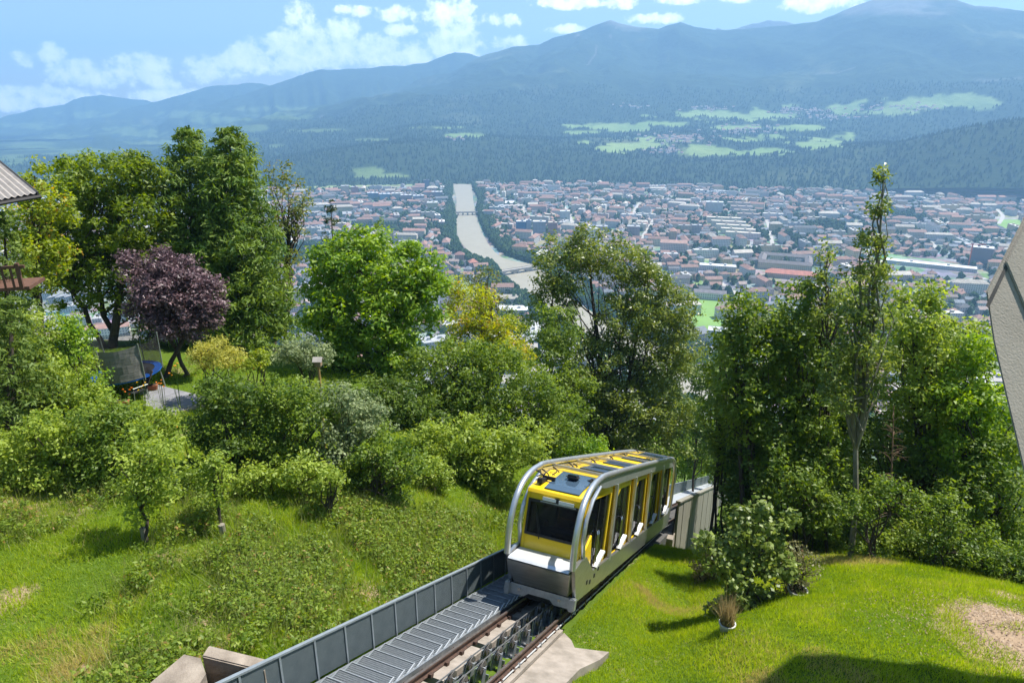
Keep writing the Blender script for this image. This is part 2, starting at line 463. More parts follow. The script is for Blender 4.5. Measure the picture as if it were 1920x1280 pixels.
LBs, RBs = resample(LB), resample(RB)
RIV = (LBs + RBs) / 2; RIV_W = np.linalg.norm(LBs - RBs, axis=1) / 2
V = np.concatenate([LBs, RBs]); V[:, 2] = VALLEY + .6
nR = len(LBs)
F = np.array([(i, nR + i, nR + i + 1, i + 1) for i in range(nR - 1)])
tag(link('river', np_mesh('river', V, F, [water_mat()])), kind='structure')
def river_dist(x, y):
    """distance outside the water's edge"""
    x = np.atleast_1d(x); y = np.atleast_1d(y)
    d_ = np.sqrt((x[:, None] - RIV[None, :, 0]) ** 2 + (y[:, None] - RIV[None, :, 1]) ** 2) - RIV_W[None, :]
    return d_.min(1)

def sheet(name, px_poly, mat, z=VALLEY + .3):
    P = [at_z(a, b, VALLEY) for a, b in px_poly]; V = np.array(P); V[:, 2] = z
    return tag(link(name, np_mesh(name, V, np.array([tuple(range(len(P)))]), [mat])), kind='structure')
M_pitch = surf('pitch_grass', (.19, .33, .07), (.15, .27, .05), .02, .9)
M_mead = surf('far_meadow', (.20, .27, .10), (.26, .29, .13), .01, .9)
sheet('sports_field', [(1294,564),(1340,558),(1352,574),(1356,600),(1346,640),(1302,640)], M_pitch)
sheet('playing_field', [(1868,412),(1912,412),(1916,428),(1866,428)], M_pitch)
sheet('meadow_field', [(560,352),(690,341),(800,342),(780,347),(640,352),(580,362)], M_mead, VALLEY + .35)
sheet('meadow_field', [(1510,333),(1600,328),(1640,331),(1560,339)], M_mead, VALLEY + .35)
sheet('meadow_field', [(1800,338),(1860,335),(1900,340),(1830,344)], M_mead, VALLEY + .35)
sheet('bank_meadow', [(845,540),(880,528),(900,545),(880,560),(850,562)], M_mead, VALLEY + .35)
M_road = surf('pale_road', (.42, .40, .37), (.36, .34, .31), .05, .9)
def road(px_pts, w):
    P = resample([at_z(a, b, VALLEY) for a, b in px_pts], 6); n_ = len(P)
    tng = np.gradient(P, axis=0); nr = np.c_[-tng[:, 1], tng[:, 0]]; nr /= np.linalg.norm(nr, axis=1)[:, None]
    V = np.concatenate([np.c_[P[:, :2] + nr * w / 2, np.full(n_, VALLEY + .45)], np.c_[P[:, :2] - nr * w / 2, np.full(n_, VALLEY + .45)]])
    F = np.array([(i, i + 1, n_ + i + 1, n_ + i) for i in range(n_ - 1)])
    return tag(link('road', np_mesh('road', V, F, [M_road])), kind='structure')
ROADS = [([(1765,366),(1775,382),(1792,398),(1788,412),(1770,424)], 16), ([(1868,392),(1880,405),(1872,420)], 9), ([(1186,405),(1192,392),(1200,380)], 10),
         ([(930,360),(942,372),(975,385),(985,400),(1000,412)], 11), ([(700,382),(760,400),(820,410),(840,425),(846,450)], 10),
         ([(1240,372),(1340,366),(1420,352)], 12), ([(1360,480),(1460,478),(1560,486),(1700,492)], 14), ([(640,420),(700,440),(740,470)], 10), ([(700,352),(860,346)], 8),
         ([(840,470),(880,495),(920,520),(945,548)], 9), ([(1350,530),(1380,550),(1420,580)], 9), ([(1080,422),(1250,402),(1450,394)], 9), ([(1100,500),(1250,474),(1400,464),(1600,452)], 9), ([(1560,362),(1600,420),(1640,500)], 9), ([(1420,362),(1440,420),(1450,470)], 8),
         ([(1250,352),(1232,400),(1200,452)], 9), ([(600,392),(760,373)], 8), ([(620,452),(830,432)], 9), ([(1650,440),(1900,452)], 10), ([(1600,542),(1850,522)], 9), ([(1020,352),(1060,390),(1080,440)], 9), ([(920,354),(1180,354)], 8), ([(1700,360),(1720,420),(1760,470)], 9)]
for p, w in ROADS: road(p, w)
_rp = np.concatenate([resample([at_z(a, b, VALLEY) for a, b in p], 24) for p, w in ROADS])
def road_dist(x, y):
    return np.sqrt((np.atleast_1d(x)[:, None] - _rp[None, :, 0]) ** 2 + (np.atleast_1d(y)[:, None] - _rp[None, :, 1]) ** 2).min(1)

# ---------------------------------------------------------------- foothills and mountains (polar grids round the valley, real distances)
def ridge_z(px_pts, az, dist):
    A, E = [], []
    for px, py in px_pts:
        r_ = ray(px, py); A.append(math.atan2(r_[0], r_[1])); E.append(r_[2] / math.hypot(r_[0], r_[1]))
    return np.interp(az, A, E) * dist
FIELDS = [ # centre px, half sizes, (on the facing slopes)
 (1170,275,70,8),(1215,262,60,4),(1330,285,55,9),(1430,262,60,9),(1545,265,50,12),(1190,240,45,6),(1120,236,45,5),(1330,217,90,9),(1470,215,80,7),(1570,205,110,8),(1740,192,130,11),(1650,210,60,6),
 (1440,285,40,5),(1090,248,30,3),(880,255,45,6),(820,240,50,3),(690,262,45,3),(520,275,18,5),(660,320,60,9),(720,330,70,5),(600,245,70,3),
 (530,218,60,7),(470,240,50,6),(400,225,60,8),(350,215,50,8),(260,250,70,9),(210,240,50,8),(120,255,45,7),(300,270,60,8),(150,285,60,9),(60,275,60,10),(20,300,40,10),(430,260,50,5),(380,245,40,5),(560,205,50,5),(490,205,40,6),(170,215,70,7),(60,235,60,8),
 (1380,240,40,5),(1500,240,50,4),(1250,232,60,4)]
def mountain_mat():
    m, n, out = new_mat('alpine_land')
    tc = NN(n, 'ShaderNodeTexCoord')
    at_ = NN(n, 'ShaderNodeAttribute', attribute_name='cover')
    n1 = NN(n, 'ShaderNodeTexNoise', {'Vector': tc.outputs['Object'], 'Scale': .012, 'Detail': 9, 'Roughness': .72})
    n2 = NN(n, 'ShaderNodeTexNoise', {'Vector': tc.outputs['Object'], 'Scale': .0016, 'Detail': 8, 'Roughness': .68})
    fo = NN(n, 'ShaderNodeMixRGB', {0: n1.outputs['Fac'], 1: (.008, .020, .008, 1), 2: (.055, .085, .035, 1)})
    # clearings and scree streaks on the forested face
    cl = NN(n, 'ShaderNodeMapRange', {0: n2.outputs['Fac'], 1: .57, 2: .69})
    fo2 = NN(n, 'ShaderNodeMixRGB', {0: cl.outputs[0], 1: fo.outputs[0], 2: (.11, .13, .06, 1)})
    fi = NN(n, 'ShaderNodeMixRGB', {0: n2.outputs['Fac'], 1: (.12, .23, .06, 1), 2: (.34, .41, .16, 1)})
    ro = NN(n, 'ShaderNodeMixRGB', {0: n1.outputs['Fac'], 1: (.12, .115, .10, 1), 2: (.30, .285, .26, 1)})
    s = NN(n, 'ShaderNodeSeparateColor', {0: at_.outputs['Color']})
    a = NN(n, 'ShaderNodeMixRGB', {0: s.outputs[0], 1: fo2.outputs[0], 2: fi.outputs[0]})
    b_ = NN(n, 'ShaderNodeMixRGB', {0: s.outputs[1], 1: a.outputs[0], 2: ro.outputs[0]})
    b = NN(n, 'ShaderNodeBsdfPrincipled', {'Base Color': b_.outputs[0], 'Roughness': .95, 'Specular IOR Level': .05})
    bp = NN(n, 'ShaderNodeBump', {'Height': n1.outputs['Fac'], 'Strength': .8, 'Distance': 30.0})
    n.links.new(bp.outputs[0], b.inputs['Normal'])
    n.links.new(b.outputs[0], out.inputs[0]); return m
M_alp = mountain_mat()
def polar(name, az, rr, Z, cover):
    n_, m_ = len(rr), len(az)
    A2, R2 = np.meshgrid(az, rr)
    V = np.c_[(R2 * np.sin(A2)).ravel(), (R2 * np.cos(A2)).ravel(), Z.ravel()]
    col = np.c_[cover.reshape(-1, 2), np.zeros(cover.reshape(-1, 2).shape[0]), np.ones(cover.reshape(-1, 2).shape[0])]
    me = np_mesh(name, V, grid_faces(m_, n_), [M_alp], True, {'cover': ('POINT', 'FLOAT_COLOR', col)})
    return tag(link(name, me), kind='structure')
def fields_mask(X, Y, Z):
    px, py, zc = project(np.stack([X, Y, Z], -1))
    wob = fbm(X / 110.0, Y / 110.0, 4, 9) * .9 - .1
    m_ = np.zeros_like(X)
    for cx, cy, rx, ry in FIELDS:
        if cx > 1000: rx, ry = rx * 1.2, ry * 1.4
        m_ = np.maximum(m_, 1.0 - ((px - cx) / rx) ** 2 - ((py - cy) / ry) ** 2 + wob)
    return smooth(m_, .08, .42) * (.35 + .65 * smooth(px, 500, 1000))  # meadow colour weakened towards the left, distance haze put into the cover
RIDGE_A = [(-300,330),(100,330),(240,292),(330,266),(420,237),(520,214),(620,195),(700,178),(760,160),(840,136),(900,108),(960,88),(1010,84),(1040,70),(1080,62),(1110,50),(1145,39),(1165,44),(1200,50),(1235,56),(1255,48),(1276,42),(1300,52),(1340,58),(1400,54),(1470,47),(1530,40),(1570,25),(1600,13),(1640,0),(1700,-8),(1790,-2),(1830,10),(1870,14),(1920,20),(2100,40),(2600,80)]
az = np.linspace(R(-58), R(58), 1050)
rr = np.concatenate([np.linspace(2560, 4600, 82), np.linspace(4630, 6400, 66), np.linspace(6450, 7100, 10)])
A2, R2 = np.meshgrid(az, rr); X2, Y2 = R2 * np.sin(A2), R2 * np.cos(A2)
zr = ridge_z(RIDGE_A, az, 6400.0)[None, :]
foot = np.interp(rr, [2560, 2700, 3000, 3400, 3800, 4600, 9600], [VALLEY - 1, VALLEY + 6, -236, -200, -158, -30, -30])[:, None]
leftfall = smooth(A2, R(-27), R(-7)); foot = VALLEY - 1 + (foot - VALLEY + 1) * (.10 + .90 * leftfall)
foot = foot + 26 * (.25 + .75 * leftfall) * fbm(X2 / 420.0, Y2 / 420.0, 5, 21) * smooth(R2, 2600, 3100)
# the wooded knoll at the right and the low wooded ridge at mid left
def knoll(px, r, sa, sr, h):
    r_ = ray(px, 300); a = math.atan2(r_[0], r_[1]); return h * np.exp(-((A2 - a) / sa) ** 2 - ((R2 - r) / sr) ** 2)
foot = foot + knoll(1850, 3000, .16, 380, 95) + knoll(2300, 3100, .2, 500, 130) + knoll(740, 3250, .10, 260, 46) + knoll(1000, 3400, .12, 300, 28) 
u = np.clip((R2 - 4300) / (6400 - 4300), 0, 1)
rise = (u ** 1.12)
mz = foot * (1 - rise) + zr * rise
amp = 105 * np.sin(np.pi * np.clip(u, 0, 1)) ** .8
wx, wy = X2 + 500 * fbm(X2 / 1500, Y2 / 1500, 3, 4), Y2 + 500 * fbm(X2 / 1500, Y2 / 1500, 3, 8)
gul = -np.abs(fbm((wx + .5 * wy) / 950.0, (wy - .3 * wx) / 2100.0, 5, 31)) + .45
mz = mz + amp * gul + 26 * fbm(X2 / 260.0, Y2 / 260.0, 5, 41) * smooth(u, 0, .25) * (1 - .6 * smooth(u, .9, 1))
back = np.clip((R2 - 6400) / 700, 0, 1); mz = np.maximum(mz - back * 300, VALLEY - 1.5)
low = smooth(fbm(X2 / 300.0, Y2 / 300.0, 4, 77), .35, .6) * smooth(R2, 3000, 3300) * (1 - smooth(R2, 4500, 5000)) * .0
fld = np.maximum(fields_mask(X2, Y2, mz), low)
rock = smooth(mz + 90 * fbm(X2 / 350.0, Y2 / 350.0, 4, 51), 540, 690) * .8
streak = smooth(fbm(wx / 130.0, wy / 420.0, 4, 61), .95, 1.2) * smooth(u, .1, .3) * .6
polar('mountain', az, rr, mz, np.stack([fld, np.maximum(rock, streak)], -1))
def back_ridge(name, pts, dist, seed, depth=2600, a0=-58, a1=58, n_=700, rk=1e9):
    az = np.linspace(R(a0), R(a1), n_); rr = np.concatenate([np.linspace(dist - depth, dist, 46), [dist + 400, dist + 1200]])
    A2, R2 = np.meshgrid(az, rr); X2, Y2 = R2 * np.sin(A2), R2 * np.cos(A2)
    zr = ridge_z(pts, az, dist)[None, :]; u = np.clip((R2 - dist + depth) / depth, 0, 1)
    z = -280 + (zr + 280) * u ** .9
    z = z + 70 * np.sin(np.pi * u) * (.5 - np.abs(fbm(A2 * 30, R2 / 3000.0, 5, seed))) + 16 * fbm(X2 / 240, Y2 / 240, 4, seed + 3)
    z = np.maximum(z - np.clip((R2 - dist) / 1200, 0, 1) * 600, -287)
    rock = smooth(z + 120 * fbm(X2 / 500, Y2 / 500, 3, seed + 9), rk, rk + 200) * .7
    return polar(name, az, rr, z, np.stack([fields_mask(X2, Y2, z), rock], -1))
back_ridge('far_ridge', [(-600,400),(0,312),(100,281),(200,251),(280,232),(340,215),(400,195),(470,172),(520,155),(560,142),(600,133),(660,126),(740,124),(800,118),(830,108),(852,100),(880,104),(905,109),(1000,140),(1300,220),(2600,300)], 7400, 71, 1900, rk=560)
back_ridge('far_ridge', [(-600,380),(0,275),(100,243),(170,222),(240,205),(300,192),(360,172),(410,161),(465,156),(500,157),(560,170),(700,220),(2600,330)], 8600, 81, 1900)
back_ridge('far_ridge', [(-600,260),(-200,240),(0,220),(70,202),(120,195),(160,181),(190,177),(240,186),(290,191),(360,200),(500,230),(2600,330)], 9900, 91, 2000)
back_ridge('far_ridge', [(-600,400),(1200,120),(1310,75),(1345,52),(1360,58),(1385,52),(1405,44),(1440,34),(1475,42),(1540,60),(1700,120),(2600,300)], 7600, 101, 1000, rk=350)

# ---------------------------------------------------------------- the air of the valley
hb = MB(); hb.box((0, 4900, 305), (11000, 6900, 595))
hz_m, n, out = new_mat('valley_haze')
pv = NN(n, 'ShaderNodeVolumePrincipled', {'Color': (.33, .61, .98, 1), 'Density': 1.55e-4, 'Anisotropy': .15})
n.links.new(pv.outputs[0], out.inputs['Volume'])
haze = hb.build('haze', hz_m, base=(0, 4900, -290))
tag(haze, kind='stuff')
# ================================================================ the town in the valley
def facade_mat():
    m, n, out = new_mat('town_facade')
    uv = NN(n, 'ShaderNodeUVMap'); s = NN(n, 'ShaderNodeSeparateXYZ', {0: uv.outputs[0]})
    col = NN(n, 'ShaderNodeAttribute', attribute_name='col')
    def band(sock, per, lo, hi):
        fr = NN(n, 'ShaderNodeMath', {0: NN(n, 'ShaderNodeMath', {0: sock, 1: 1 / per}, operation='MULTIPLY').outputs[0]}, operation='FRACT')
        a = NN(n, 'ShaderNodeMath', {0: fr.outputs[0], 1: lo}, operation='GREATER_THAN')
        b = NN(n, 'ShaderNodeMath', {0: fr.outputs[0], 1: hi}, operation='LESS_THAN')
        return NN(n, 'ShaderNodeMath', {0: a.outputs[0], 1: b.outputs[0]}, operation='MULTIPLY').outputs[0]
    w = NN(n, 'ShaderNodeMath', {0: band(s.outputs[0], 3.3, .28, .74), 1: band(s.outputs[1], 3.0, .3, .78)}, operation='MULTIPLY')
    w2 = NN(n, 'ShaderNodeMath', {0: w.outputs[0], 1: .85}, operation='MULTIPLY')
    mx = NN(n, 'ShaderNodeMixRGB', {0: w2.outputs[0], 1: col.outputs['Color'], 2: (.06, .075, .10, 1)})
    b = NN(n, 'ShaderNodeBsdfPrincipled', {'Base Color': mx.outputs[0], 'Roughness': .8})
    n.links.new(b.outputs[0], out.inputs[0]); return m
def colmat(name, rough=.85):
    m, n, out = new_mat(name)
    col = NN(n, 'ShaderNodeAttribute', attribute_name='col'); tc = NN(n, 'ShaderNodeTexCoord')
    nz = NN(n, 'ShaderNodeTexNoise', {'Vector': tc.outputs['Object'], 'Scale': .25, 'Detail': 5})
    mr = NN(n, 'ShaderNodeMapRange', {0: nz.outputs['Fac'], 1: .3, 2: .7, 3: .75, 4: 1.15})
    mx = NN(n, 'ShaderNodeVectorMath', {0: col.outputs['Color'], 1: mr.outputs[0]}, operation='MULTIPLY')
    b = NN(n, 'ShaderNodeBsdfPrincipled', {'Base Color': mx.outputs[0], 'Roughness': rough})
    n.links.new(b.outputs[0], out.inputs[0]); return m
M_fac, M_roof = facade_mat(), colmat('town_roof')
class TownMesh:
    def __init__(s): s.v = []; s.q = []; s.uv = []; s.c = []; s.mi = []
    def face(s, pts, uv, col, mi):
        b = len(s.v); s.v += pts; s.q.append(tuple(range(b, b + len(pts)))); s.uv += uv; s.c.append((*col, 1)); s.mi.append(mi)
    def block(s, c, w, d, h, rot, roof, wc, rc, z0=None):
        z0 = VALLEY if z0 is None else z0
        cr, sr = math.cos(rot), math.sin(rot)
        def P(x, y, z): return (c[0] + x * cr - y * sr, c[1] + x * sr + y * cr, z0 + z)
        cn = [(-w/2, -d/2), (w/2, -d/2), (w/2, d/2), (-w/2, d/2)]
        for i in range(4):
            a, b = cn[i], cn[(i + 1) % 4]; L = w if i % 2 == 0 else d
            s.face([P(*a, -2), P(*b, -2), P(*b, h), P(*a, h)], [(0, 0), (L, 0), (L, h), (0, h)], wc, 0)
        Z4 = [(0, 0)] * 4
        if roof == 'flat':
            s.face([P(x, y, h - .5) for x, y in cn], Z4, rc, 1)
            if w > 14 and d > 9:
                for k in range(2 if w > 30 else 1):
                    ox = (k - .5) * w * .4 if w > 30 else w * .12
                    bw, bd, bh = 4.5, 3.5, 2.6
                    c2 = [(ox - bw/2, -bd/2), (ox + bw/2, -bd/2), (ox + bw/2, bd/2), (ox - bw/2, bd/2)]
                    for i in range(4):
                        a, b = c2[i], c2[(i+1) % 4]
                        s.face([P(*a, h - .6), P(*b, h - .6), P(*b, h + bh), P(*a, h + bh)], Z4, tuple(x * .8 for x in wc), 1)
                    s.face([P(x, y, h + bh) for x, y in c2], Z4, rc, 1)
        elif roof == 'shed':      # saw-tooth hall
            k = max(2, int(w / 12)); st = w / k
            for i in range(k):
                x0, x1 = -w/2 + i*st, -w/2 + (i+1)*st
                s.face([P(x0, -d/2, h), P(x1, -d/2, h + 2.4), P(x1, d/2, h + 2.4), P(x0, d/2, h)], Z4, rc, 1)
                s.face([P(x1, -d/2, h), P(x1, d/2, h), P(x1, d/2, h + 2.4), P(x1, -d/2, h + 2.4)], Z4, (.2, .22, .25), 1)
        else:
            o = .7; rh = d * (.34 if roof == 'gable' else .36); ins = 0 if roof == 'gable' else min(d * .5, w * .42)
            e = h - .25
            r0, r1 = (-w/2 - (o if not ins else 0) + ins, 0), (w/2 + (o if not ins else 0) - ins, 0)
            A, B, C2, D = (-w/2-o, -d/2-o), (w/2+o, -d/2-o), (w/2+o, d/2+o), (-w/2-o, d/2+o)
            s.face([P(*A, e), P(*B, e), P(*r1, e + rh), P(*r0, e + rh)], Z4, rc, 1)
            s.face([P(*C2, e), P(*D, e), P(*r0, e + rh), P(*r1, e + rh)], Z4, rc, 1)
            if ins:
                s.face([P(*B, e), P(*C2, e), P(*r1, e + rh)], Z4[:3], rc, 1); s.face([P(*D, e), P(*A, e), P(*r0, e + rh)], Z4[:3], rc, 1)
            else:
                s.face([P(w/2, -d/2, e), P(w/2, d/2, e), P(w/2, 0, e + rh - .2)], Z4[:3], wc, 1); s.face([P(-w/2, d/2, e), P(-w/2, -d/2, e), P(-w/2, 0, e + rh - .2)], Z4[:3], wc, 1)
            # a chimney
            x = w * .2; bx = .5
            cc = [(x-bx, .8-bx), (x+bx, .8-bx), (x+bx, .8+bx), (x-bx, .8+bx)]
            for i in range(4):
                a, b = cc[i], cc[(i+1) % 4]
                s.face([P(*a, e + rh*.6), P(*b, e + rh*.6), P(*b, e + rh + 1.2), P(*a, e + rh + 1.2)], Z4, (.35, .3, .27), 1)
        return s
    def build(s, name, base=None, parent=None):
        V = np.array(s.v); org = np.array(base if base is not None else (0, 0, 0), float)
        q = [f for f in s.q]
        me = bpy.data.meshes.new(name); me.from_pydata([tuple(p) for p in V - org], [], q)
        me.materials.append(M_fac); me.materials.append(M_roof)
        me.polygons.foreach_set('material_index', s.mi)
        a = me.attributes.new('col', 'FLOAT_COLOR', 'FACE'); a.data.foreach_set('color', np.array(s.c, np.float32).ravel())
        l = me.uv_layers.new(name='UVMap'); l.data.foreach_set('uv', np.array(s.uv, np.float32).ravel())
        me.update()
        return link(name, me, parent, (0, 0, 0) if parent is not None else tuple(org))
CREAM, WHITE, GREY, PINK, OCHRE, BROWN = (.60,.55,.44), (.62,.61,.58), (.36,.37,.38), (.58,.42,.36), (.58,.45,.25), (.30,.23,.19)
RED, BRICK, DKGREY, LTGREY, SLATE, BEIGE = (.34,.19,.145), (.29,.175,.14), (.13,.13,.14), (.55,.56,.57), (.20,.22,.25), (.50,.45,.38)
PALEW = (.56,.555,.54)
taken = []     # (x, y, radius)
def landmark(name, label, px, py, wpx, hpx, wc, rc, roof='flat', ratio=.8, rot=None, cat='building', group=None, extra=None):
    p = at_z(px, py, VALLEY); t = project(p)[2]
    w = wpx * t / FPX; h = hpx * t / FPX; d = w * ratio
    rot = (-math.atan2(p[0], p[1]) if rot is None else rot)
    tm = TownMesh().block(p, w, d, h, rot, roof, wc, rc)
    if extra: extra(tm, p, w, d, h, rot)
    o = tm.build(name, p); tag(o, label, cat, group)
    taken.append((p[0], p[1], max(w, d) * .62)); return o
MARKS = [('the blue glass tower',977,440),('the twin white tower',1338,400),('the dark grey tower',1830,490),('the windowed white high-rise',1345,650),('the sports field',1320,600),('the courtyard building',1470,500),('the long red-roofed building',1482,521),('the very long white hall',1742,498),('the arched bridge',970,512),('the girder bridge',872,403),('the pyramid-roofed tower',887,505),('the yellow-green block',811,394),('the beige far high-rise',648,367),('the slim dark blue far tower',800,354),('the stepped pale terraces',1380,440),('the small playing field',1890,420),('the far river end',866,350),('the brown brick tower',1187,441),('the winding pale road',1775,400)]
landmark('tower_block','blue glass tower block on the right bank by the river bend',977,440,19,26,(.05,.17,.34),LTGREY)
landmark('tower_block','pale tower block just behind the blue glass tower',990,436,13,24,(.5,.52,.54),LTGREY)
landmark('tower_block','grey-blue slab tower right of the blue glass tower',1011,443,24,29,(.28,.33,.38),LTGREY)
landmark('tower_block','dull red tower block right of the grey-blue slab tower',1036,441,17,25,(.33,.20,.19),BEIGE)
landmark('tower_block','white tower block standing above the reddish tower by the river',1059,414,19,19,WHITE,LTGREY)
landmark('tower_block','brown brick apartment tower among low blocks left of centre right bank',1187,441,24,18,(.33,.26,.25),GREY)
landmark('tower_block','white apartment tower with narrow front behind the tall multi-stemmed tree top',1110,449,19,22,WHITE,LTGREY)
landmark('tower_block','small brown apartment block beside the narrow white tower',1128,438,22,15,(.38,.29,.26),GREY)
landmark('tower_block','tall twin white tower in the middle of the right-hand town',1338,400,31,22,PALEW,LTGREY,ratio=.6)
landmark('tower_block','brown narrow tower block below the twin white tower',1305,441,18,20,(.38,.31,.30),GREY)
landmark('tower_block','slim dark blue tower at the far edge of town left of the river',800,354,11,17,(.10,.14,.20),SLATE)
landmark('tower_block','beige high-rise at the far left edge of town',648,367,15,19,(.55,.48,.34),LTGREY)
landmark('tower_block','reddish high-rise beside the beige one at the far left edge of town',666,367,13,17,(.42,.22,.18),LTGREY)
landmark('tower_block','yellow-green apartment block near the left river bank',811,394,20,15,(.52,.50,.27),LTGREY)
landmark('tower_block','dark grey-brown tower with a flat pale roof beside a red crane',1836,497,34,35,(.17,.165,.19),(.6,.6,.6))
landmark('tower_block','white high-rise with rows of windows beside the green sports field',1345,656,40,42,PALEW,LTGREY,ratio=.7)
for i, (x, y, c) in enumerate(((700,374,(.2,.27,.36)),(722,376,(.15,.27,.38)),(745,375,(.5,.46,.38)),(762,378,(.33,.25,.24)),(785,379,(.27,.30,.36)),(820,372,(.30,.26,.27)))):
    landmark('apartment_block', ('slate blue','deep blue','beige','maroon brown','grey-blue','dull mauve')[i] + ' apartment block in the far row left of the river', x, y, 20, 13, c, LTGREY, group='far row of apartment blocks left of the river')
row_names = ('nearest','second nearest','third nearest','fourth nearest','farthest')
for i in range(5):
    landmark('terrace_block', row_names[i] + ' of the stepped pale terrace blocks below the twin white tower', 1392 - i*9, 446 - i*7, 62, 11, (.66,.60,.52), (.62,.55,.46), ratio=.2, group='stepped terrace blocks in mid town')
for i in range(4):
    landmark('terrace_block', row_names[i] + ' of the stepped reddish terraces right of the twin white tower', 1402 - i*6, 408 - i*7, 40, 8, (.55,.45,.40), (.48,.38,.33), ratio=.24, group='stepped terraces right of the twin tower')
def wings(tm, p, w, d, h, rot):
    cr, sr = math.cos(rot), math.sin(rot)
    for ox, oy, ww, dd in ((-w*.45, w*.42, w*.14, w*.7), (w*.45, w*.42, w*.14, w*.7), (0, w*.80, w, w*.14)):
        tm.block((p[0]+ox*cr-oy*sr, p[1]+ox*sr+oy*cr), ww if ww > dd else dd, dd if ww > dd else ww, h, rot if ww > dd else rot + math.pi/2, 'gable', (.50,.44,.34), (.16,.14,.14))
landmark('courtyard_building','large ochre four-winged building with dark roofs around a courtyard',1470,506,92,13,(.52,.45,.33),(.16,.14,.14),'gable',.15,extra=wings)
landmark('long_building','long building with a bright red roof in front of the four-winged courtyard building',1482,521,90,9,(.50,.33,.25),(.52,.20,.14),'hip',.22)
landmark('hall','white industrial hall left of the four-winged courtyard building',1345,506,66,10,PALEW,(.7,.7,.7),'flat',.3)
landmark('hall','very long white-roofed hall left of the dark grey tower',1742,500,150,7,PALEW,(.72,.71,.69),'flat',.16)
landmark('hall','white hall with rooftop lights below the arched bridge',962,588,56,12,PALEW,(.68,.69,.70),'flat',.6)
landmark('curved_building','grey building with a low arched roof right below the arched bridge',952,566,46,9,(.45,.46,.48),(.40,.36,.30),'gable',.4)
landmark('long_building','long white block with dark roof at the back of the sports field',1330,560,58,13,WHITE,(.20,.18,.19),'gable',.25)
landmark('apartment_block','pink-beige long apartment block behind the tall multi-stemmed tree right side',1262,472,48,18,(.60,.48,.42),(.45,.28,.22),'gable',.3)
landmark('castle_building','brown manor block by the left river bank above the arched bridge',862,488,18,12,(.36,.27,.22),(.24,.13,.11),'hip',.8)
# church-like tower with a red pyramid roof
p = at_z(887, 505, VALLEY); t = project(p)[2]
tm = TownMesh().block(p, 16*t/FPX, 16*t/FPX, 15*t/FPX, .3, 'hip', (.42,.38,.36), (.42,.18,.13)); tm.block((p[0]+14, p[1]-6), 26, 14, 9, .3, 'gable', CREAM, BRICK)
tag(tm.build('church_tower', p), 'stone tower with a red pyramid roof on the left river bank', 'tower'); taken.append((p[0], p[1], 22))
# tower crane
p = at_z(1815, 500, VALLEY); t = project(p)[2]; k = t / FPX
M_crane = surf('crane_red', (.55, .13, .06), rough=.6)
root = thing('tower_crane', p, 'slender red construction crane mast beside the dark grey tower', 'crane')
MB().box(p + np.array([0, 0, 22*k]), (.8, .8, 22*k)).build('mast', M_crane, root)
MB().box(p + np.array([6, 0, 42*k]), (18, .6, .7)).build('jib', M_crane, root)

# bridges
M_conc_far = surf('bridge_stone', (.40, .37, .33), (.33, .31, .28), .1, .9)
def bridge(name, label, pxl, pxr, arches):
    a, b = at_z(*pxl, VALLEY), at_z(*pxr, VALLEY); L = np.linalg.norm(b - a); ex = (b - a) / L; ey = np.array([-ex[1], ex[0], 0])
    root = thing(name, (a + b) / 2, label, 'bridge')
    MB().box((a + b) / 2 + np.array([0, 0, 7.2]), (L/2 + 4, 5, .7), (ex, ey, (0, 0, 1))).build('deck', M_conc_far, root)
    for s_ in (-1, 1):
        MB().box((a + b) / 2 + ey * s_ * 4.8 + np.array([0, 0, 8.5]), (L/2 + 4, .2, .55), (ex, ey, (0, 0, 1))).build('parapet', M_conc_far, root)
    for k in range(arches + 1):
        MB().box(a + ex * L * k / arches + np.array([0, 0, 3]), (1.6, 4.6, 3.7), (ex, ey, (0, 0, 1))).build('pier', M_conc_far, root)
    if arches < 4:
        for k in range(arches):
            poly = []; x0, x1 = L*k/arches + 1.6, L*(k+1)/arches - 1.6
            for j in range(13):
                tt = j / 12; poly.append(a + ex * (x0 + (x1-x0)*tt) - ey*4.7 + np.array([0, 0, 1.5 + 4.4 * math.sin(math.pi * tt)]))
            poly += [a + ex*x1 - ey*4.7 + np.array([0, 0, 6.5]), a + ex*x0 - ey*4.7 + np.array([0, 0, 6.5])]
            MB().prism(poly, ey * 9.4).build('arch', M_conc_far, root)
bridge('road_bridge', 'low girder bridge crossing the pale river upstream, farther from the viewer', (850,404), (895,403), 5)
bridge('arched_bridge', 'stone bridge with broad arches crossing the river at the bend', (938,517), (1012,505), 3)

# everyday houses, blocks and halls, scattered where the photograph shows town
def on_field(px, py):
    def inn(x0, x1, y0, y1): return (px > x0) & (px < x1) & (py > y0) & (py < y1)
    return inn(1288, 1360, 552, 655) | inn(1860, 1920, 405, 432) | inn(-9e9, 800, 0, 356) | inn(1505, 1645, 0, 341) | inn(840, 905, 525, 565)
cand = []
N = 26000
rr_ = np.sqrt(rng.uniform(560.0 ** 2, 2560.0 ** 2, N)); aa = rng.uniform(R(-42), R(44), N)
X, Y = rr_ * np.sin(aa), rr_ * np.cos(aa)
PX, PY, ZC = project(np.c_[X, Y, np.full(N, VALLEY)])
ok = (river_dist(X, Y) > 24) & (Y > 575) & ~on_field(PX, PY) & (road_dist(X, Y) > 12)
green = fbm(X / 150.0, Y / 150.0, 3, 55)
ok &= green < .62 - .25 * smooth(Y, 2100, 2500)
occ = {}
def free(x, y, r):
    i, j = int(x // 60), int(y // 60)
    for a in (-1, 0, 1):
        for b in (-1, 0, 1):
            for (u, v, w) in occ.get((i + a, j + b), ()):
                if (u - x) ** 2 + (v - y) ** 2 < (r + w) ** 2: return False
    return True
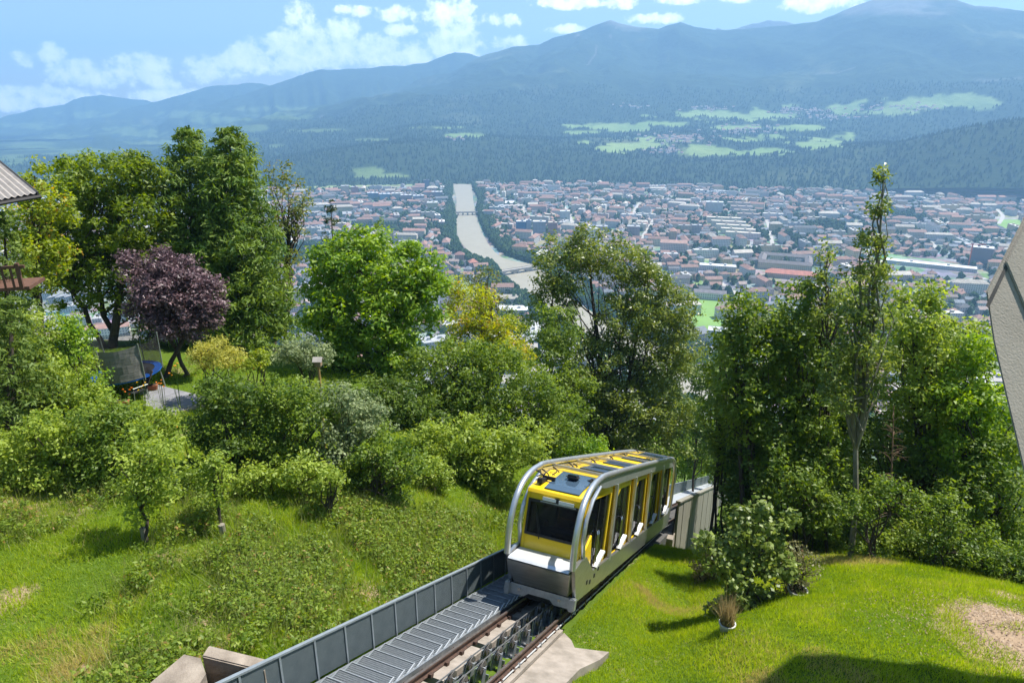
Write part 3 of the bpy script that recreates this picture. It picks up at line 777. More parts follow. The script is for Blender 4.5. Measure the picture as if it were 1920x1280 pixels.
for (x, y, r_) in taken:
    i, j = int(x // 60), int(y // 60); occ.setdefault((i, j), []).append((x, y, r_))
bl = []
for k in np.nonzero(ok)[0]:
    x, y, px, py = X[k], Y[k], PX[k], PY[k]
    u = rng.random(); left = px < 850
    indus = fbm(x / 330.0, y / 330.0, 2, 66)[()] > (.0 if left else .38)
    rot = .35 * fbm(x / 500.0, y / 500.0, 2, 12)[()] + (.2 if left else -.25) + (math.pi/2 if rng.random() < .35 else 0)
    if indus:
        w, d, h = rng.uniform(26, 64), rng.uniform(16, 32), rng.uniform(6, 10); roof = 'flat' if u < .7 else 'shed'
        wc = PALEW if u < .5 else GREY; rc = [(.52,.52,.51), (.38,.385,.39), (.24,.25,.265), (.44,.40,.36)][rng.integers(4)]
    elif u < .46:
        w, d, h = rng.uniform(26, 56), rng.uniform(11, 15), rng.uniform(11, 19); roof = ('gable', 'hip', 'flat')[rng.integers(3)]
        wc = [CREAM, WHITE, PINK, OCHRE, PALEW][rng.integers(5)]; rc = [RED, BRICK, BRICK, DKGREY, BEIGE][rng.integers(5)] if roof != 'flat' else [(.42,.41,.40), (.60,.57,.53)][rng.integers(2)]
    else:
        w, d, h = rng.uniform(11, 19), rng.uniform(9, 12), rng.uniform(6, 10); roof = ('gable', 'hip')[rng.integers(2)]
        wc = [CREAM, WHITE, WHITE, PINK, OCHRE][rng.integers(5)]; rc = [RED, BRICK, BRICK, DKGREY, SLATE, (.30,.23,.20)][rng.integers(6)]
    wc = tuple(np.clip(np.array(wc) * rng.uniform(.8, 1.1), 0, .8)); rc = tuple(np.array(rc) * rng.uniform(.75, 1.15))
    r_ = max(w, d) * .5
    if not free(x, y, r_ * .92): continue
    occ.setdefault((int(x // 60), int(y // 60)), []).append((x, y, r_ * .92))
    vis = 1.0 if (560 < px < 1860 and 340 < py < 660) else .05
    bl.append((w * h / ZC[k] ** 2 * vis + (w * d) / ZC[k] ** 2 * .25 * vis, (x, y), w, d, h, rot, roof, wc, rc, px, py, indus))
    if len(bl) >= 4300: break
bl.sort(key=lambda b: -b[0])
def hue_word(c):
    if c[0] > c[2] * 1.9: return 'red-brown'
    if max(c) < .24: return 'dark grey'
    if min(c) > .5: return 'whitish'
    return 'grey'
def where(px, py):
    best = min(MARKS, key=lambda m_: (m_[1] - px) ** 2 + (2.2 * (m_[2] - py)) ** 2); dx, dy = px - best[1], py - best[2]
    side = ('right of ' if dx > 0 else 'left of ') if abs(dx) > 2.2 * abs(dy) else ('in front of ' if dy > 0 else 'behind ')
    return side + best[0]
def wall_word(c):
    if c[0] - c[2] > .22: return 'ochre'
    if c[0] - c[2] > .16: return 'pinkish'
    if c[0] - c[2] > .09: return 'cream'
    return 'white' if c[0] > .55 else 'pale grey'
ORD = ['nearest', 'second nearest', 'third nearest', 'fourth nearest', 'fifth nearest', 'sixth nearest', 'seventh nearest', 'eighth nearest', 'ninth nearest', 'tenth nearest', 'eleventh nearest', 'twelfth nearest']
named = {}
rest = TownMesh()
for i, b in enumerate(bl):
    _, c, w, d, h, rot, roof, wc, rc, px, py, indus = b
    if i < 262:
        kind = 'hall' if indus else ('apartment_block' if w > 22 else 'house')
        o = TownMesh().block(c, w, d, h, rot, roof, wc, rc).build(kind, (c[0], c[1], VALLEY))
        w_ = {'hall': 'flat hall', 'apartment_block': 'long block', 'house': 'house'}[kind]
        if roof == 'shed': w_ = 'saw-toothed hall'
        wh = where(px, py)
        named.setdefault((wall_word(wc), hue_word(rc), w_, wh), []).append((py, o, kind))
    else:
        rest.block(c, w, d, h, rot, roof, wc, rc)
for (ww, hw, w_, wh), lst in named.items():
    lst.sort(key=lambda e: -e[0])
    for k, (py, o, kind) in enumerate(lst):
        pre = '' if len(lst) == 1 else ORD[min(k, 11)] + ' '
        tag(o, '%s%s %s with %s roof %s' % (pre, ww, w_, hw, wh), 'house' if kind == 'house' else 'building', {'hall': 'industrial halls in the town', 'apartment_block': 'apartment blocks in the town', 'house': 'houses in the town'}[kind])
# villages on the plateau beyond the valley, standing on the slope mesh
def slope_z(x, y):
    r_ = math.hypot(x, y); a = math.atan2(x, y)
    i = min(max(np.searchsorted(rr, r_) , 1), len(rr) - 1); az_ = np.linspace(R(-58), R(58), 1050)
    j = min(max(np.searchsorted(az_, a), 1), len(az_) - 1)
    return float(mz[i-1, j]) 
def slope_hit(px, py):
    d_ = ray(px, py)
    for r_ in np.arange(2620, 5200, 12):
        k = r_ / math.hypot(d_[0], d_[1]); p = d_ * k
        if p[2] < slope_z(p[0], p[1]): return p
    return None
for cx, cy, sx, sy, n_ in ((1270,262,55,9,90),(1400,245,50,8,50),(1500,210,60,7,60),(1690,205,90,8,70),(1330,205,40,5,30),(1560,222,60,6,40),(1250,285,30,5,25),(1180,200,30,5,14),(860,262,20,4,8)):
    for k in range(n_):
        p = slope_hit(cx + rng.normal() * sx * .55, cy + rng.normal() * sy * .55)
        if p is None: continue
        rest.block(p, rng.uniform(10, 19), rng.uniform(9, 12), rng.uniform(6, 10), rng.uniform(-.5, .5), 'gable', WHITE if rng.random() < .7 else CREAM, BRICK if rng.random() < .5 else (.3, .24, .21), p[2])
tag(rest.build('distant_houses'), 'smaller houses of the town and the villages on the far slope', 'houses', kind='stuff')

# ---------------------------------------------------------------- trees of the town, the river banks and the far woods: one mass each
def blob_trees(name, P, H, W, mat, cone=False, seed=1):
    """many low-poly crowns: lumpy lantern shapes"""
    r_ = np.random.default_rng(seed); n_ = len(P)
    ring = 5; zs = (0.08, .38, .72) if not cone else (.06, .45)
    rs = (.62, 1.0, .66) if not cone else (1.0, .52)
    V = []; k = len(zs)
    ang = np.arange(ring) * 2 * np.pi / ring
    for zf, rf in zip(zs, rs):
        j = r_.uniform(.72, 1.25, (n_, ring)); a = ang[None, :] + r_.uniform(0, 6, (n_, 1))
        x = P[:, 0:1] + W[:, None] * .5 * rf * j * np.cos(a); y = P[:, 1:2] + W[:, None] * .5 * rf * j * np.sin(a)
        z = P[:, 2:3] + H[:, None] * (zf + r_.uniform(-.06, .06, (n_, ring)))
        V.append(np.stack([x, y, z], -1))
    top = P.copy(); top[:, 2] += H
    V = np.concatenate([np.concatenate(V, 1), top[:, None, :]], 1)      # n, ring*k+1, 3
    m_ = ring * k + 1; F4 = []; F3 = []
    for l in range(k - 1):
        for i in range(ring):
            i2 = (i + 1) % ring; F4.append((l*ring+i, l*ring+i2, (l+1)*ring+i2, (l+1)*ring+i))
    for i in range(ring): F3.append(((k-1)*ring+i, (k-1)*ring+(i+1) % ring, m_-1))
    off = (np.arange(n_) * m_)[:, None, None]
    F4 = (np.array(F4)[None] + off).reshape(-1, 4); F3 = (np.array(F3)[None] + off).reshape(-1, 3)
    tint = np.clip(r_.normal(.5, .22, n_), 0, 1)
    tf = np.concatenate([np.repeat(tint, len(F4) // n_), np.repeat(tint, ring)])
    me = np_mesh(name, V.reshape(-1, 3), [F4, F3], [mat], False, {'tint': ('FACE', 'FLOAT', tf)})
    return link(name, me)
M_townleaf = leafmat('town_foliage', (.012, .040, .012), (.055, .095, .025), .15, .8, .1)
M_firleaf = leafmat('far_fir', (.022, .045, .018), (.045, .078, .030), .1, .85, .05)
N = 60000
rr_ = np.sqrt(rng.uniform(560.0 ** 2, 2600.0 ** 2, N)); aa = rng.uniform(R(-42), R(44), N); X, Y = rr_ * np.sin(aa), rr_ * np.cos(aa)
PX, PY, ZC = project(np.c_[X, Y, np.full(N, VALLEY)])
g_ = fbm(X / 150.0, Y / 150.0, 3, 55)
ok = (PX > 500) & (PX < 2000) & (river_dist(X, Y) > 4) & (Y > 560) & ~on_field(PX, PY) & (road_dist(X, Y) > 9) & (rng.random(N) < .25 + .6 * smooth(g_, .25, .6))
idx = [k for k in np.nonzero(ok)[0] if free(X[k], Y[k], 1.5)][:12000]
P = np.c_[X[idx], Y[idx], np.full(len(idx), VALLEY)]
# avenue woods along both banks
bank = []
for i in range(0, len(LBs), 1):
    for k in range(34):
        for side, Bk in ((-1, LBs), (1, RBs)):
            o = Bk[i] - RIV[i]; o = o / np.linalg.norm(o)
            p = Bk[i] + o * rng.uniform(3, 26 if side < 0 else 42) + np.array([rng.normal() * 12, rng.normal() * 12, 0]); p[2] = VALLEY
            bank.append(p)
bank = np.array(bank); bank = bank[river_dist(bank[:, 0], bank[:, 1]) > 2]
P = np.concatenate([P, bank])
H_ = rng.uniform(7, 15, len(P)); W_ = H_ * rng.uniform(.7, 1.05, len(P))
tag(blob_trees('town_trees', P, H_, W_, M_townleaf), 'green tree tops among the town roofs and along the river banks', 'trees', kind='stuff')
# far woods on the foothills
N = 60000
ii = rng.integers(0, 88, N); jj = rng.integers(0, len(az) if False else 1050, N)
az_ = np.linspace(R(-58), R(58), 1050)
fr = rng.random(N); rrad = rr[ii] * (1 - fr) + rr[ii + 1] * fr; aaz = az_[jj] + rng.uniform(-.001, .001, N)
zz = mz[ii, jj] * (1 - fr) + mz[ii + 1, jj] * fr
keep = (fld[ii, jj] < .3) & (np.abs(aaz) < R(41)) & (rng.random(N) < .95)
P = np.c_[rrad * np.sin(aaz), rrad * np.cos(aaz), zz - 1][keep][:24000]
H_ = rng.uniform(10, 19, len(P)); W_ = H_ * rng.uniform(.5, .8, len(P))
tag(blob_trees('far_woods', P, H_, W_, M_firleaf, True, 5), 'dark forest covering the foothills beyond the town', 'forest', kind='stuff')
# ================================================================ railway
M_conc = surf('track_concrete', (.35, .30, .25), (.21, .18, .145), 2.2, .9, bump=.35, bscale=60)
M_concd = surf('channel_concrete', (.10, .095, .09), (.06, .058, .055), 2.0, .95, bump=.3)
M_rust = surf('rusty_steel', (.115, .065, .045), (.06, .04, .032), 12, .65, .4, bump=.3, bscale=90)
M_railtop = surf('rail_head_steel', (.36, .30, .26), (.24, .18, .15), 8, .38, .8)
M_galv = surf('galvanised_steel', (.40, .42, .43), (.31, .33, .345), 10, .45, .7)
M_dark = surf('dark_steel', (.055, .058, .062), (.03, .032, .034), 9, .5, .5)
M_panel = surf('mesh_panel_grey', (.125, .150, .157), (.095, .118, .125), 4, .6, .25, bump=.5, bscale=220)
M_rail_top = surf('fence_rail_grey', (.34, .38, .40), (.28, .31, .33), 6, .5, .5)
M_blackc = surf('black_rubber', (.02, .02, .022), (.012, .012, .013), 8, .6)
def sweep(mb, prof, ss, cap=True):
    n_ = len(prof); vs = [T(a, s, q) for s in ss for a, q in prof]; fs = []
    for i in range(len(ss) - 1):
        for k in range(n_):
            k2 = (k + 1) % n_; fs.append((i*n_+k, i*n_+k2, (i+1)*n_+k2, (i+1)*n_+k))
    if cap: fs += [tuple(range(n_))[::-1], tuple((len(ss)-1)*n_ + k for k in range(n_))]
    return mb.add(vs, fs)
SS = [4, 12, 20, 28, 35, 42, 52, 64, 80, 112]
AXT = (TC, TD, TN)
HF = np.array([math.sin(YAW), math.cos(YAW), 0.0]); UP = np.array([0, 0, 1.0])
track = thing('funicular_track', T(0, 12, -.5), 'steep twin-railed funicular track with concrete plinths and cable rollers', 'railway track')
sweep(MB(), [(-2.02, -.32), (-.80, -.34), (-.78, -.50), (.5, -.50), (.52, -.34), (.95, -.36), (.95, -1.3), (-2.02, -1.3)], SS).build('track_bed', M_concd, track)
sweep(MB(), [(.47, -.17), (.84, -.17), (.84, -.40), (.47, -.40)], [4, 12, 17.4]).build('plinth', M_conc, track)
s_ = 8.2
while s_ < 34:
    sweep(MB(), [(-.74, -.17), (-.24, -.17), (-.24, -.45), (-.74, -.45)], [s_, s_ + 2.0]).build('plinth_block', M_conc, track); s_ += 2.28
for sg in (-1, 1):
    c = .61 * sg
    r_ = sweep(MB(), [(c-.065, -.165), (c+.065, -.165), (c+.065, -.145), (c+.014, -.125), (c+.014, -.05), (c+.036, -.04), (c+.036, -.008), (c-.036, -.008), (c-.036, -.04), (c-.014, -.05), (c-.014, -.125), (c-.065, -.145)], SS).build('rail', M_rust, track)
    sweep(MB(), [(c-.026, -.009), (c+.026, -.009), (c+.026, .003), (c-.026, .003)], SS).build('rail_head', M_railtop, r_)
    mb = MB()
    for s_ in np.arange(8.4, 34, .72):
        for o in (-.10, .10):
            mb.box(T(c + o, s_, -.13), (.035, .055, .035), AXT)
        mb.box(T(c + (.1 if sg > 0 else -.1), s_, -.085), (.014, .014, .02), AXT)
    tag(mb.build('rail_clips', M_rust, track), kind='stuff')
def lathe(mb, c, axis, prof, seg=14):
    axis = np.asarray(axis, float); x = np.cross(axis, UP); x /= np.linalg.norm(x); y = np.cross(axis, x)
    vs = [c + axis * h + r_ * (math.cos(2*math.pi*k/seg) * x + math.sin(2*math.pi*k/seg) * y) for h, r_ in prof for k in range(seg)]
    n_ = len(prof); fs = [(i*seg+k, i*seg+(k+1) % seg, ((i+1) % n_)*seg+(k+1) % seg, ((i+1) % n_)*seg+k) for i in range(n_) for k in range(seg)]
    return mb.add(vs, fs)
ro0 = None
wheel_mb = lathe(MB(), T(0, 12, .0), TC, [(-.035, .045), (-.035, .15), (-.018, .15), (-.006, .125), (.006, .125), (.018, .15), (.035, .15), (.035, .045)])
arm_mb = MB()
for o in (-.07, .07):
    arm_mb.prism([T(o, 12.08, -.36), T(o, 11.86, -.36), T(o, 11.94, .02), T(o, 12.04, .04)], TC * .012)
arm_mb.box(T(0, 12, -.37), (.14, .16, .012), AXT).box(T(.0, 12.18, -.28), (.11, .015, .1), AXT)
arm_mb.tube([T(-.09, 12, 0), T(.09, 12, 0)], .02, 6).box(T(-.11, 12.02, -.2), (.012, .09, .16), AXT)
def rel_mesh(mb, mat, org, name):
    me = bpy.data.meshes.new(name); me.from_pydata([tuple(np.array(v) - org) for v in mb.v], [], mb.f); me.materials.append(mat); me.update(); return me
me_w = rel_mesh(wheel_mb, surf('roller_steel', (.30, .27, .24), (.16, .14, .125), 20, .45, .7), T(0, 12, 0), 'roller_wheel')
me_b = rel_mesh(arm_mb, M_galv, T(0, 12, 0), 'roller_bracket')
tl = np.array(track.location)
for s_ in np.arange(9.0, 21, .9):
    for a_, ds in ((.25, 0.0), (-.02, .03)):
        b_ = link('roller_bracket', me_b, track, tuple(T(a_, s_ + ds, 0) - tl)); link('wheel', me_w, b_)
    MB().box(T(.11, s_ + .25, -.40), (.36, .03, .03), AXT).build('cross_tie', M_galv, track)
sweep(MB(), [(-.22, -.30), (-.19, -.30), (-.19, -.38), (-.22, -.38)], [5, 34]).build('roller_girder', M_galv, track)
sweep(MB(), [(.44, -.30), (.47, -.30), (.47, -.38), (.44, -.38)], [5, 34]).build('roller_girder', M_galv, track)
mb = MB().tube([T(.73, 5, -.11), T(.73, 20, -.11), T(.75, 34, -.11)], .017, 6)
cd = mb.build('conduit', surf('grey_conduit', (.48, .48, .47), rough=.6), track)
mb = MB()
for s_ in np.arange(8.7, 20, 1.44): mb.box(T(.73, s_, -.12), (.03, .025, .04), AXT)
tag(mb.build('conduit_clamps', M_galv, cd), kind='stuff')
M_cable = surf('steel_rope', (.26, .25, .24), (.17, .165, .16), 60, .5, .7)
for a_, nm in ((.25, 'right-hand haul rope running over the track rollers to the car'), (-.02, 'left-hand haul rope running over the track rollers to the car')):
    o = MB().tube([T(a_, 4, .145), T(a_, 18.6, .145)], .016, 6).build('haul_rope', M_cable, base=T(a_, 12, .145)); tag(o, nm, 'cable', 'haul ropes of the funicular')

# stairway of grating treads
stairs = thing('track_stairway', T(-1.3, 12, -.3), 'galvanised grating stairway climbing between fence and left rail', 'stairway')
def tread_mesh():
    mb = MB(); W, D = .94, .355
    for y in (D/2,): mb.box((0, y, 0), (W/2, .011, .019))
    mb.box((0, 0, -.022), (W/2 - .02, D/2 - .02, .004))
    for x in (-W/2, W/2): mb.box((x, 0, -.005), (.009, D/2, .030))
    for k in range(1, 8): mb.box((0, -D/2 + D*k/8, -.004), (W/2, .0045, .011))
    for k in range(1, 30): mb.box((-W/2 + W*k/30, 0, -.006), (.0035, D/2, .009))
    me = bpy.data.meshes.new('tread'); me.from_pydata(mb.v, [], mb.f); me.materials.append(surf('grating_zinc', (.29, .315, .33), (.22, .245, .26), 14, .55, .4)); me.update(); return me
me_n = bpy.data.meshes.new('nosing'); _m = MB().box((0, -.1775, .004), (.47, .012, .022)).box((.478, 0, .0), (.008, .18, .034)); me_n.from_pydata(_m.v, [], _m.f); me_n.materials.append(surf('nosing_zinc', (.56, .58, .59), (.46, .48, .49), 6, .5, .4)); me_n.update()
me_t = tread_mesh(); sl_ = np.array(stairs.location)
for s_ in np.arange(8.4, 34, .40):
    o = link('tread', me_t, stairs, tuple(T(-1.30, s_, -.02) - sl_)); o.rotation_euler = (0, 0, -YAW); link('nosing', me_n, o)
for a_, nm in ((-1.80, 'stringer'), (-.80, 'stringer')):
    sweep(MB(), [(a_-.02, -.03 if a_ > -1 else .03), (a_+.02, -.03 if a_ > -1 else .03), (a_+.02, -.31), (a_-.02, -.31)], [5, 34]).build(nm, M_galv, stairs)

# fence of mesh panels
FA = -1.93
fence = thing('mesh_fence', T(FA, 12, -.3), 'dark grey perforated panel fence with pale top rail along the left of the stairway', 'fence')
fl = np.array(fence.location); PS = .92; PH = .86
def panel_mesh(ds):
    mb = MB(); p0, p1 = np.zeros(3), T(FA, 12 + ds, 0) - T(FA, 12, 0)
    th = TC * .012
    mb.hexa([p0 - th, p1 - th, p1 + th, p0 + th, p0 - th + UP*PH, p1 - th + UP*PH, p1 + th + UP*PH, p0 + th + UP*PH])
    me = bpy.data.meshes.new('panel'); me.from_pydata([tuple(v) for v in mb.v], [], mb.f); me.materials.append(M_panel); me.update(); return me
def post_mesh():
    mb = MB().box((0, 0, PH/2 - .1), (.018, .022, PH/2 + .13)); me = bpy.data.meshes.new('post'); me.from_pydata(mb.v, [], mb.f); me.materials.append(M_rail_top); me.update(); return me
me_pa, me_po = panel_mesh(PS - .03), post_mesh()
sp = np.arange(7.25, 35, PS)
for s_ in sp:
    link('panel', me_pa, fence, tuple(T(FA, s_ + .015, 0) - fl)); o = link('post', me_po, fence, tuple(T(FA + .012, s_, 0) - fl)); o.rotation_euler = (0, 0, -YAW)
mb = MB()
for a, b in zip([5.5, 34.9], [34.9, 110]):
    p0, p1 = TU(FA, a, 0, PH + .02), TU(FA, b, 0, PH + .02)
    mb.hexa([p0 - TC*.035 - UP*.02, p1 - TC*.035 - UP*.02, p1 + TC*.035 - UP*.02, p0 + TC*.035 - UP*.02, p0 - TC*.035 + UP*.02, p1 - TC*.035 + UP*.02, p1 + TC*.035 + UP*.02, p0 + TC*.035 + UP*.02])
mb.build('top_rail', M_rail_top, fence)
for s_ in np.arange(35, 108, 2.1):      # the lower run beyond the car
    p0, p1 = T(FA, s_, -.1), T(FA, s_ + 2.05, -.1); th = TC * .015
    MB().hexa([p0 - th, p1 - th, p1 + th, p0 + th, p0 - th + UP*.95, p1 - th + UP*.95, p1 + th + UP*.95, p0 + th + UP*.95]).build('panel', M_panel, fence)

# tall side wall of panels where the line leaves the slope
M_wall = surf('wall_panel_concrete', (.27, .25, .20), (.19, .18, .145), 1.5, .85, bump=.25, bscale=30, stretch=(1, 1, .25))
M_deck = surf('bridge_deck_grey', (.34, .36, .38), (.28, .30, .32), 2, .8)
wall = thing('trackside_wall', T(1.18, 42, -3), 'tall wall of beige vertical panels flanking the track beyond the car', 'wall')
MB().prism([T(1.13, 34.9, 1.0), T(1.13, 64, 1.0), T(1.13, 64, -4), T(1.13, 34.9, -2.2)], TC * .07).build('backing', M_dark, wall)
k = 0
for s_ in np.arange(34.7, 64, 1.85):
    h = 3.15 + (s_ - 34.7) * .045
    a_ = 1.21 + (.0, .018, .006, .022, .0, .012)[k % 6]; k += 1
    p0, p1 = T(a_, s_, 1.24), T(a_, s_ + 1.77, 1.24)
    MB().hexa([p0 - UP*h, p1 - UP*h, p1 + TC*.08 - UP*h, p0 + TC*.08 - UP*h, p0, p1, p1 + TC*.08, p0 + TC*.08]).build('panel', M_wall, wall)
sweep(MB(), [(1.12, 1.25), (1.36, 1.25), (1.36, 1.33), (1.12, 1.33)], [34.6, 40, 50, 64]).build('coping', M_wall, wall)
sweep(MB(), [(-1.9, -.12), (-.82, -.12), (-.82, -.3), (-1.9, -.3)], [34, 40, 50, 64, 80, 110]).build('deck', M_deck, wall)
for s_, dz in ((34.7, 0),):
    MB().box(T(.9, 35.3, -1.5), (.35, .3, 1.2), (TC, HF, UP)).build('pier', M_conc, wall)

# concrete corner walls by the fence
def horiz(px_poly, z): return [at_z(a, b, z) for a, b in px_poly]
M_wallc = surf('weathered_concrete', (.34, .285, .225), (.19, .155, .12), 2.6, .92, bump=.5, bscale=35, stretch=(1, 1, 2.5))
o = MB().prism(horiz([(262,1296),(345,1226),(376,1233),(386,1262),(362,1300),(312,1300)], -8.35), (0, 0, -2.4)).build('concrete_wall', M_wallc); tag(o, 'flat-topped weathered concrete wall corner at the bottom left', 'wall')
wa, wb = at_z(378, 1229, -8.38), at_z(494, 1257, -8.62); wn_ = np.cross(wb - wa, UP); wn_ /= np.linalg.norm(wn_); wn_ = -wn_ if wn_[1] < 0 else wn_
lo = np.array([0, 0, -2.6])
o = MB().hexa([wa + lo, wb + lo, wb + lo + wn_*.24, wa + lo + wn_*.24, wa, wb, wb + wn_*.24, wa + wn_*.24]).build('concrete_wing_wall', M_wallc, bevel=.02); tag(o, 'sloping concrete wing wall meeting the fence, right of the flat-topped corner', 'wall')
# concrete apron beside the right rail
ap = [(.85, 10.5), (.85, 17.5), (1.15, 17.15), (1.35, 16.75), (1.75, 16.95), (2.12, 17.15), (2.05, 16.5), (1.8, 15.6), (1.75, 14.6), (1.6, 13.3), (1.7, 10.5)]
o = MB().prism([T(a, s, -.26) for a, s in ap], -TN * .35).build('concrete_apron', M_conc); tag(o, kind='structure')

# ---------------------------------------------------------------- the funicular car
M_silver = surf('frame_aluminium', (.60, .61, .62), (.52, .53, .54), 5, .32, .75)
M_steel = surf('brushed_steel', (.46, .46, .455), (.36, .36, .355), 3, .34, .85, stretch=(1, 1, 6))
M_white = surf('white_lacquer', (.80, .80, .80), (.74, .74, .74), 4, .35)
M_yel = surf('yellow_paint', (.80, .54, .012), (.72, .48, .010), 2, .32, coat=.3)
M_chrome = surf('chrome_rail', (.72, .71, .68), (.6, .59, .56), 9, .2, .95)
M_ledge = surf('ledge_satin', (.66, .67, .68), (.58, .59, .60), 3, .38, .35)
M_lamp = surf('lamp_glass', (.78, .78, .75), (.7, .7, .67), 9, .2)
def glassmat(name, tint, tr, tcol):
    m, n, out = new_mat(name)
    tc = NN(n, 'ShaderNodeTexCoord'); nz = NN(n, 'ShaderNodeTexNoise', {'Vector': tc.outputs['Object'], 'Scale': 1.2})
    mx = NN(n, 'ShaderNodeMixRGB', {0: nz.outputs['Fac'], 1: c4(tint), 2: c4(tuple(x * 1.3 for x in tint))})
    b = NN(n, 'ShaderNodeBsdfPrincipled', {'Base Color': mx.outputs[0], 'Roughness': .04, 'Specular IOR Level': .6})
    t = NN(n, 'ShaderNodeBsdfTransparent', {0: c4(tcol)}); ms = NN(n, 'ShaderNodeMixShader', {0: tr, 1: b.outputs[0], 2: t.outputs[0]})
    n.links.new(ms.outputs[0], out.inputs[0]); return m
M_glass = glassmat('tinted_glass', (.014, .016, .022), .62, (.5, .5, .5))
M_sky = glassmat('roof_glass', (.045, .075, .11), .08, (.3, .35, .4))
car = thing('funicular_car', T(0, 24, 0), 'yellow and silver funicular car with rounded tube frame on the steep track', 'funicular car')
WA = .90
prof = [(17.15, 1.42), (17.02, 2.0), (17.02, 2.5), (17.18, 2.93), (17.48, 3.24), (17.95, 3.47), (18.6, 3.60), (19.8, 3.66), (26.7, 3.58), (32.0, 3.48), (33.1, 3.36), (33.8, 3.08), (34.25, 2.6), (34.45, 1.9), (34.45, .9)]
for sg in (-1, 1):
    w = WA * sg
    MB().tube([T(w, s, q) for s, q in resample(np.array([(s, q, 0) for s, q in prof]), 4)[:, :2]], .085, 10).build('side_tube', M_silver, car, smooth_=True)
    MB().tube([T(w, s, q) for s, q in ((18.1, 1.5), (17.78, 2.1), (17.82, 2.6), (18.15, 3.05), (18.8, 3.38))], .06, 8).build('inner_post', M_silver, car, smooth_=True)
    th = TC * .07 * sg
    MB().prism([T(w - .05*sg, s, q) for s, q in ((18.7, 3.56), (26.7, 3.52), (33.0, 3.36), (33.3, 3.02), (26.7, 3.20), (19.6, 3.28), (18.9, 3.34))], th).build('roof_beam', M_silver, car)
    MB().prism([T(w - .05*sg, s, q) for s, q in ((17.18, 1.40), (17.30, 1.26), (17.84, .44), (34.3, .14), (34.55, .9), (33.9, 1.02), (33.4, .80), (19.3, 1.00), (18.35, 1.54), (17.75, 1.54))], th * 1.4).build('side_girder', M_steel, car, bevel=.012)
    for st, sb in ((21.05, 21.45), (24.05, 24.6), (27.05, 27.75), (30.25, 31.1)):
        MB().prism([T(w - .03*sg, st - .09, 3.26), T(w - .03*sg, st + .09, 3.26), T(w - .03*sg, sb + .10, .86), T(w - .03*sg, sb - .10, .86)], TC * .08 * sg).build('post', M_silver, car)
    for i, (s, q) in enumerate(((18.75, .78), (19.1, .72), (19.55, .80), (19.95, .92))):
        MB().box(T(w + .055*sg, s, q), (.006, .06, .055), AXT).build('girder_hole', M_blackc, car)
    for i, s0 in enumerate((19.55, 22.75, 25.8, 29.0, 32.1)):       # folding step and hand rails of each door
        MB().prism([T(w - .06*sg, s0, 1.04 - i*.03), T(w - .06*sg, s0 + .85, 1.36 - i*.03), T(w - .06*sg, s0 + .95, 1.30 - i*.03), T(w - .06*sg, s0 + .12, .98 - i*.03)], TC * .13 * sg).build('door_step', M_white, car)
        for o in (0, .16):
            MB().tube([T(w - .02*sg, s0 + .05 + o, 1.05), T(w - .02*sg, s0 - .05 + o, 1.95), T(w - .05*sg, s0 - .02 + o, 2.03), T(w - .12*sg, s0 + .0 + o, 2.03)], .018, 6).build('hand_rail', M_chrome, car)
def across(poly, a0, a1): return MB().prism([T(a0, s, q) for s, q in poly], TC * (a1 - a0))
MB().hexa([T(-.76, 17.62, .60), T(.76, 17.62, .60), T(.76, 18.05, .60), T(-.76, 18.05, .60), T(-.87, 17.06, 1.30), T(.87, 17.06, 1.30), T(.87, 18.05, 1.36), T(-.87, 18.05, 1.36)]).build('front_apron', M_steel, car, bevel=.02)
across([(17.06, 1.312), (17.13, 1.385), (17.88, 1.475), (18.0, 1.46), (18.0, 1.365)], -.84, .84).build('apron_ledge', M_ledge, car, bevel=.012)
MB().prism([T(a, 17.62, q) for a, q in ((-.82, .58), (.82, .58), (.82, .30), (.42, .30), (.30, .40), (-.30, .40), (-.42, .30), (-.82, .30))], TD * .12).build('buffer_beam', M_galv, car)
for a_ in (-.90, .90): MB().box(T(a_, 17.68, .42), (.085, .12, .17), AXT).build('buffer', M_galv, car, bevel=.03)
for a_ in (-.56, .56): lathe(MB(), T(a_, 17.60, .46), TD, [(-.03, .005), (-.03, .045), (.03, .045), (.03, .005)], 8).build('bolt', M_chrome, car)
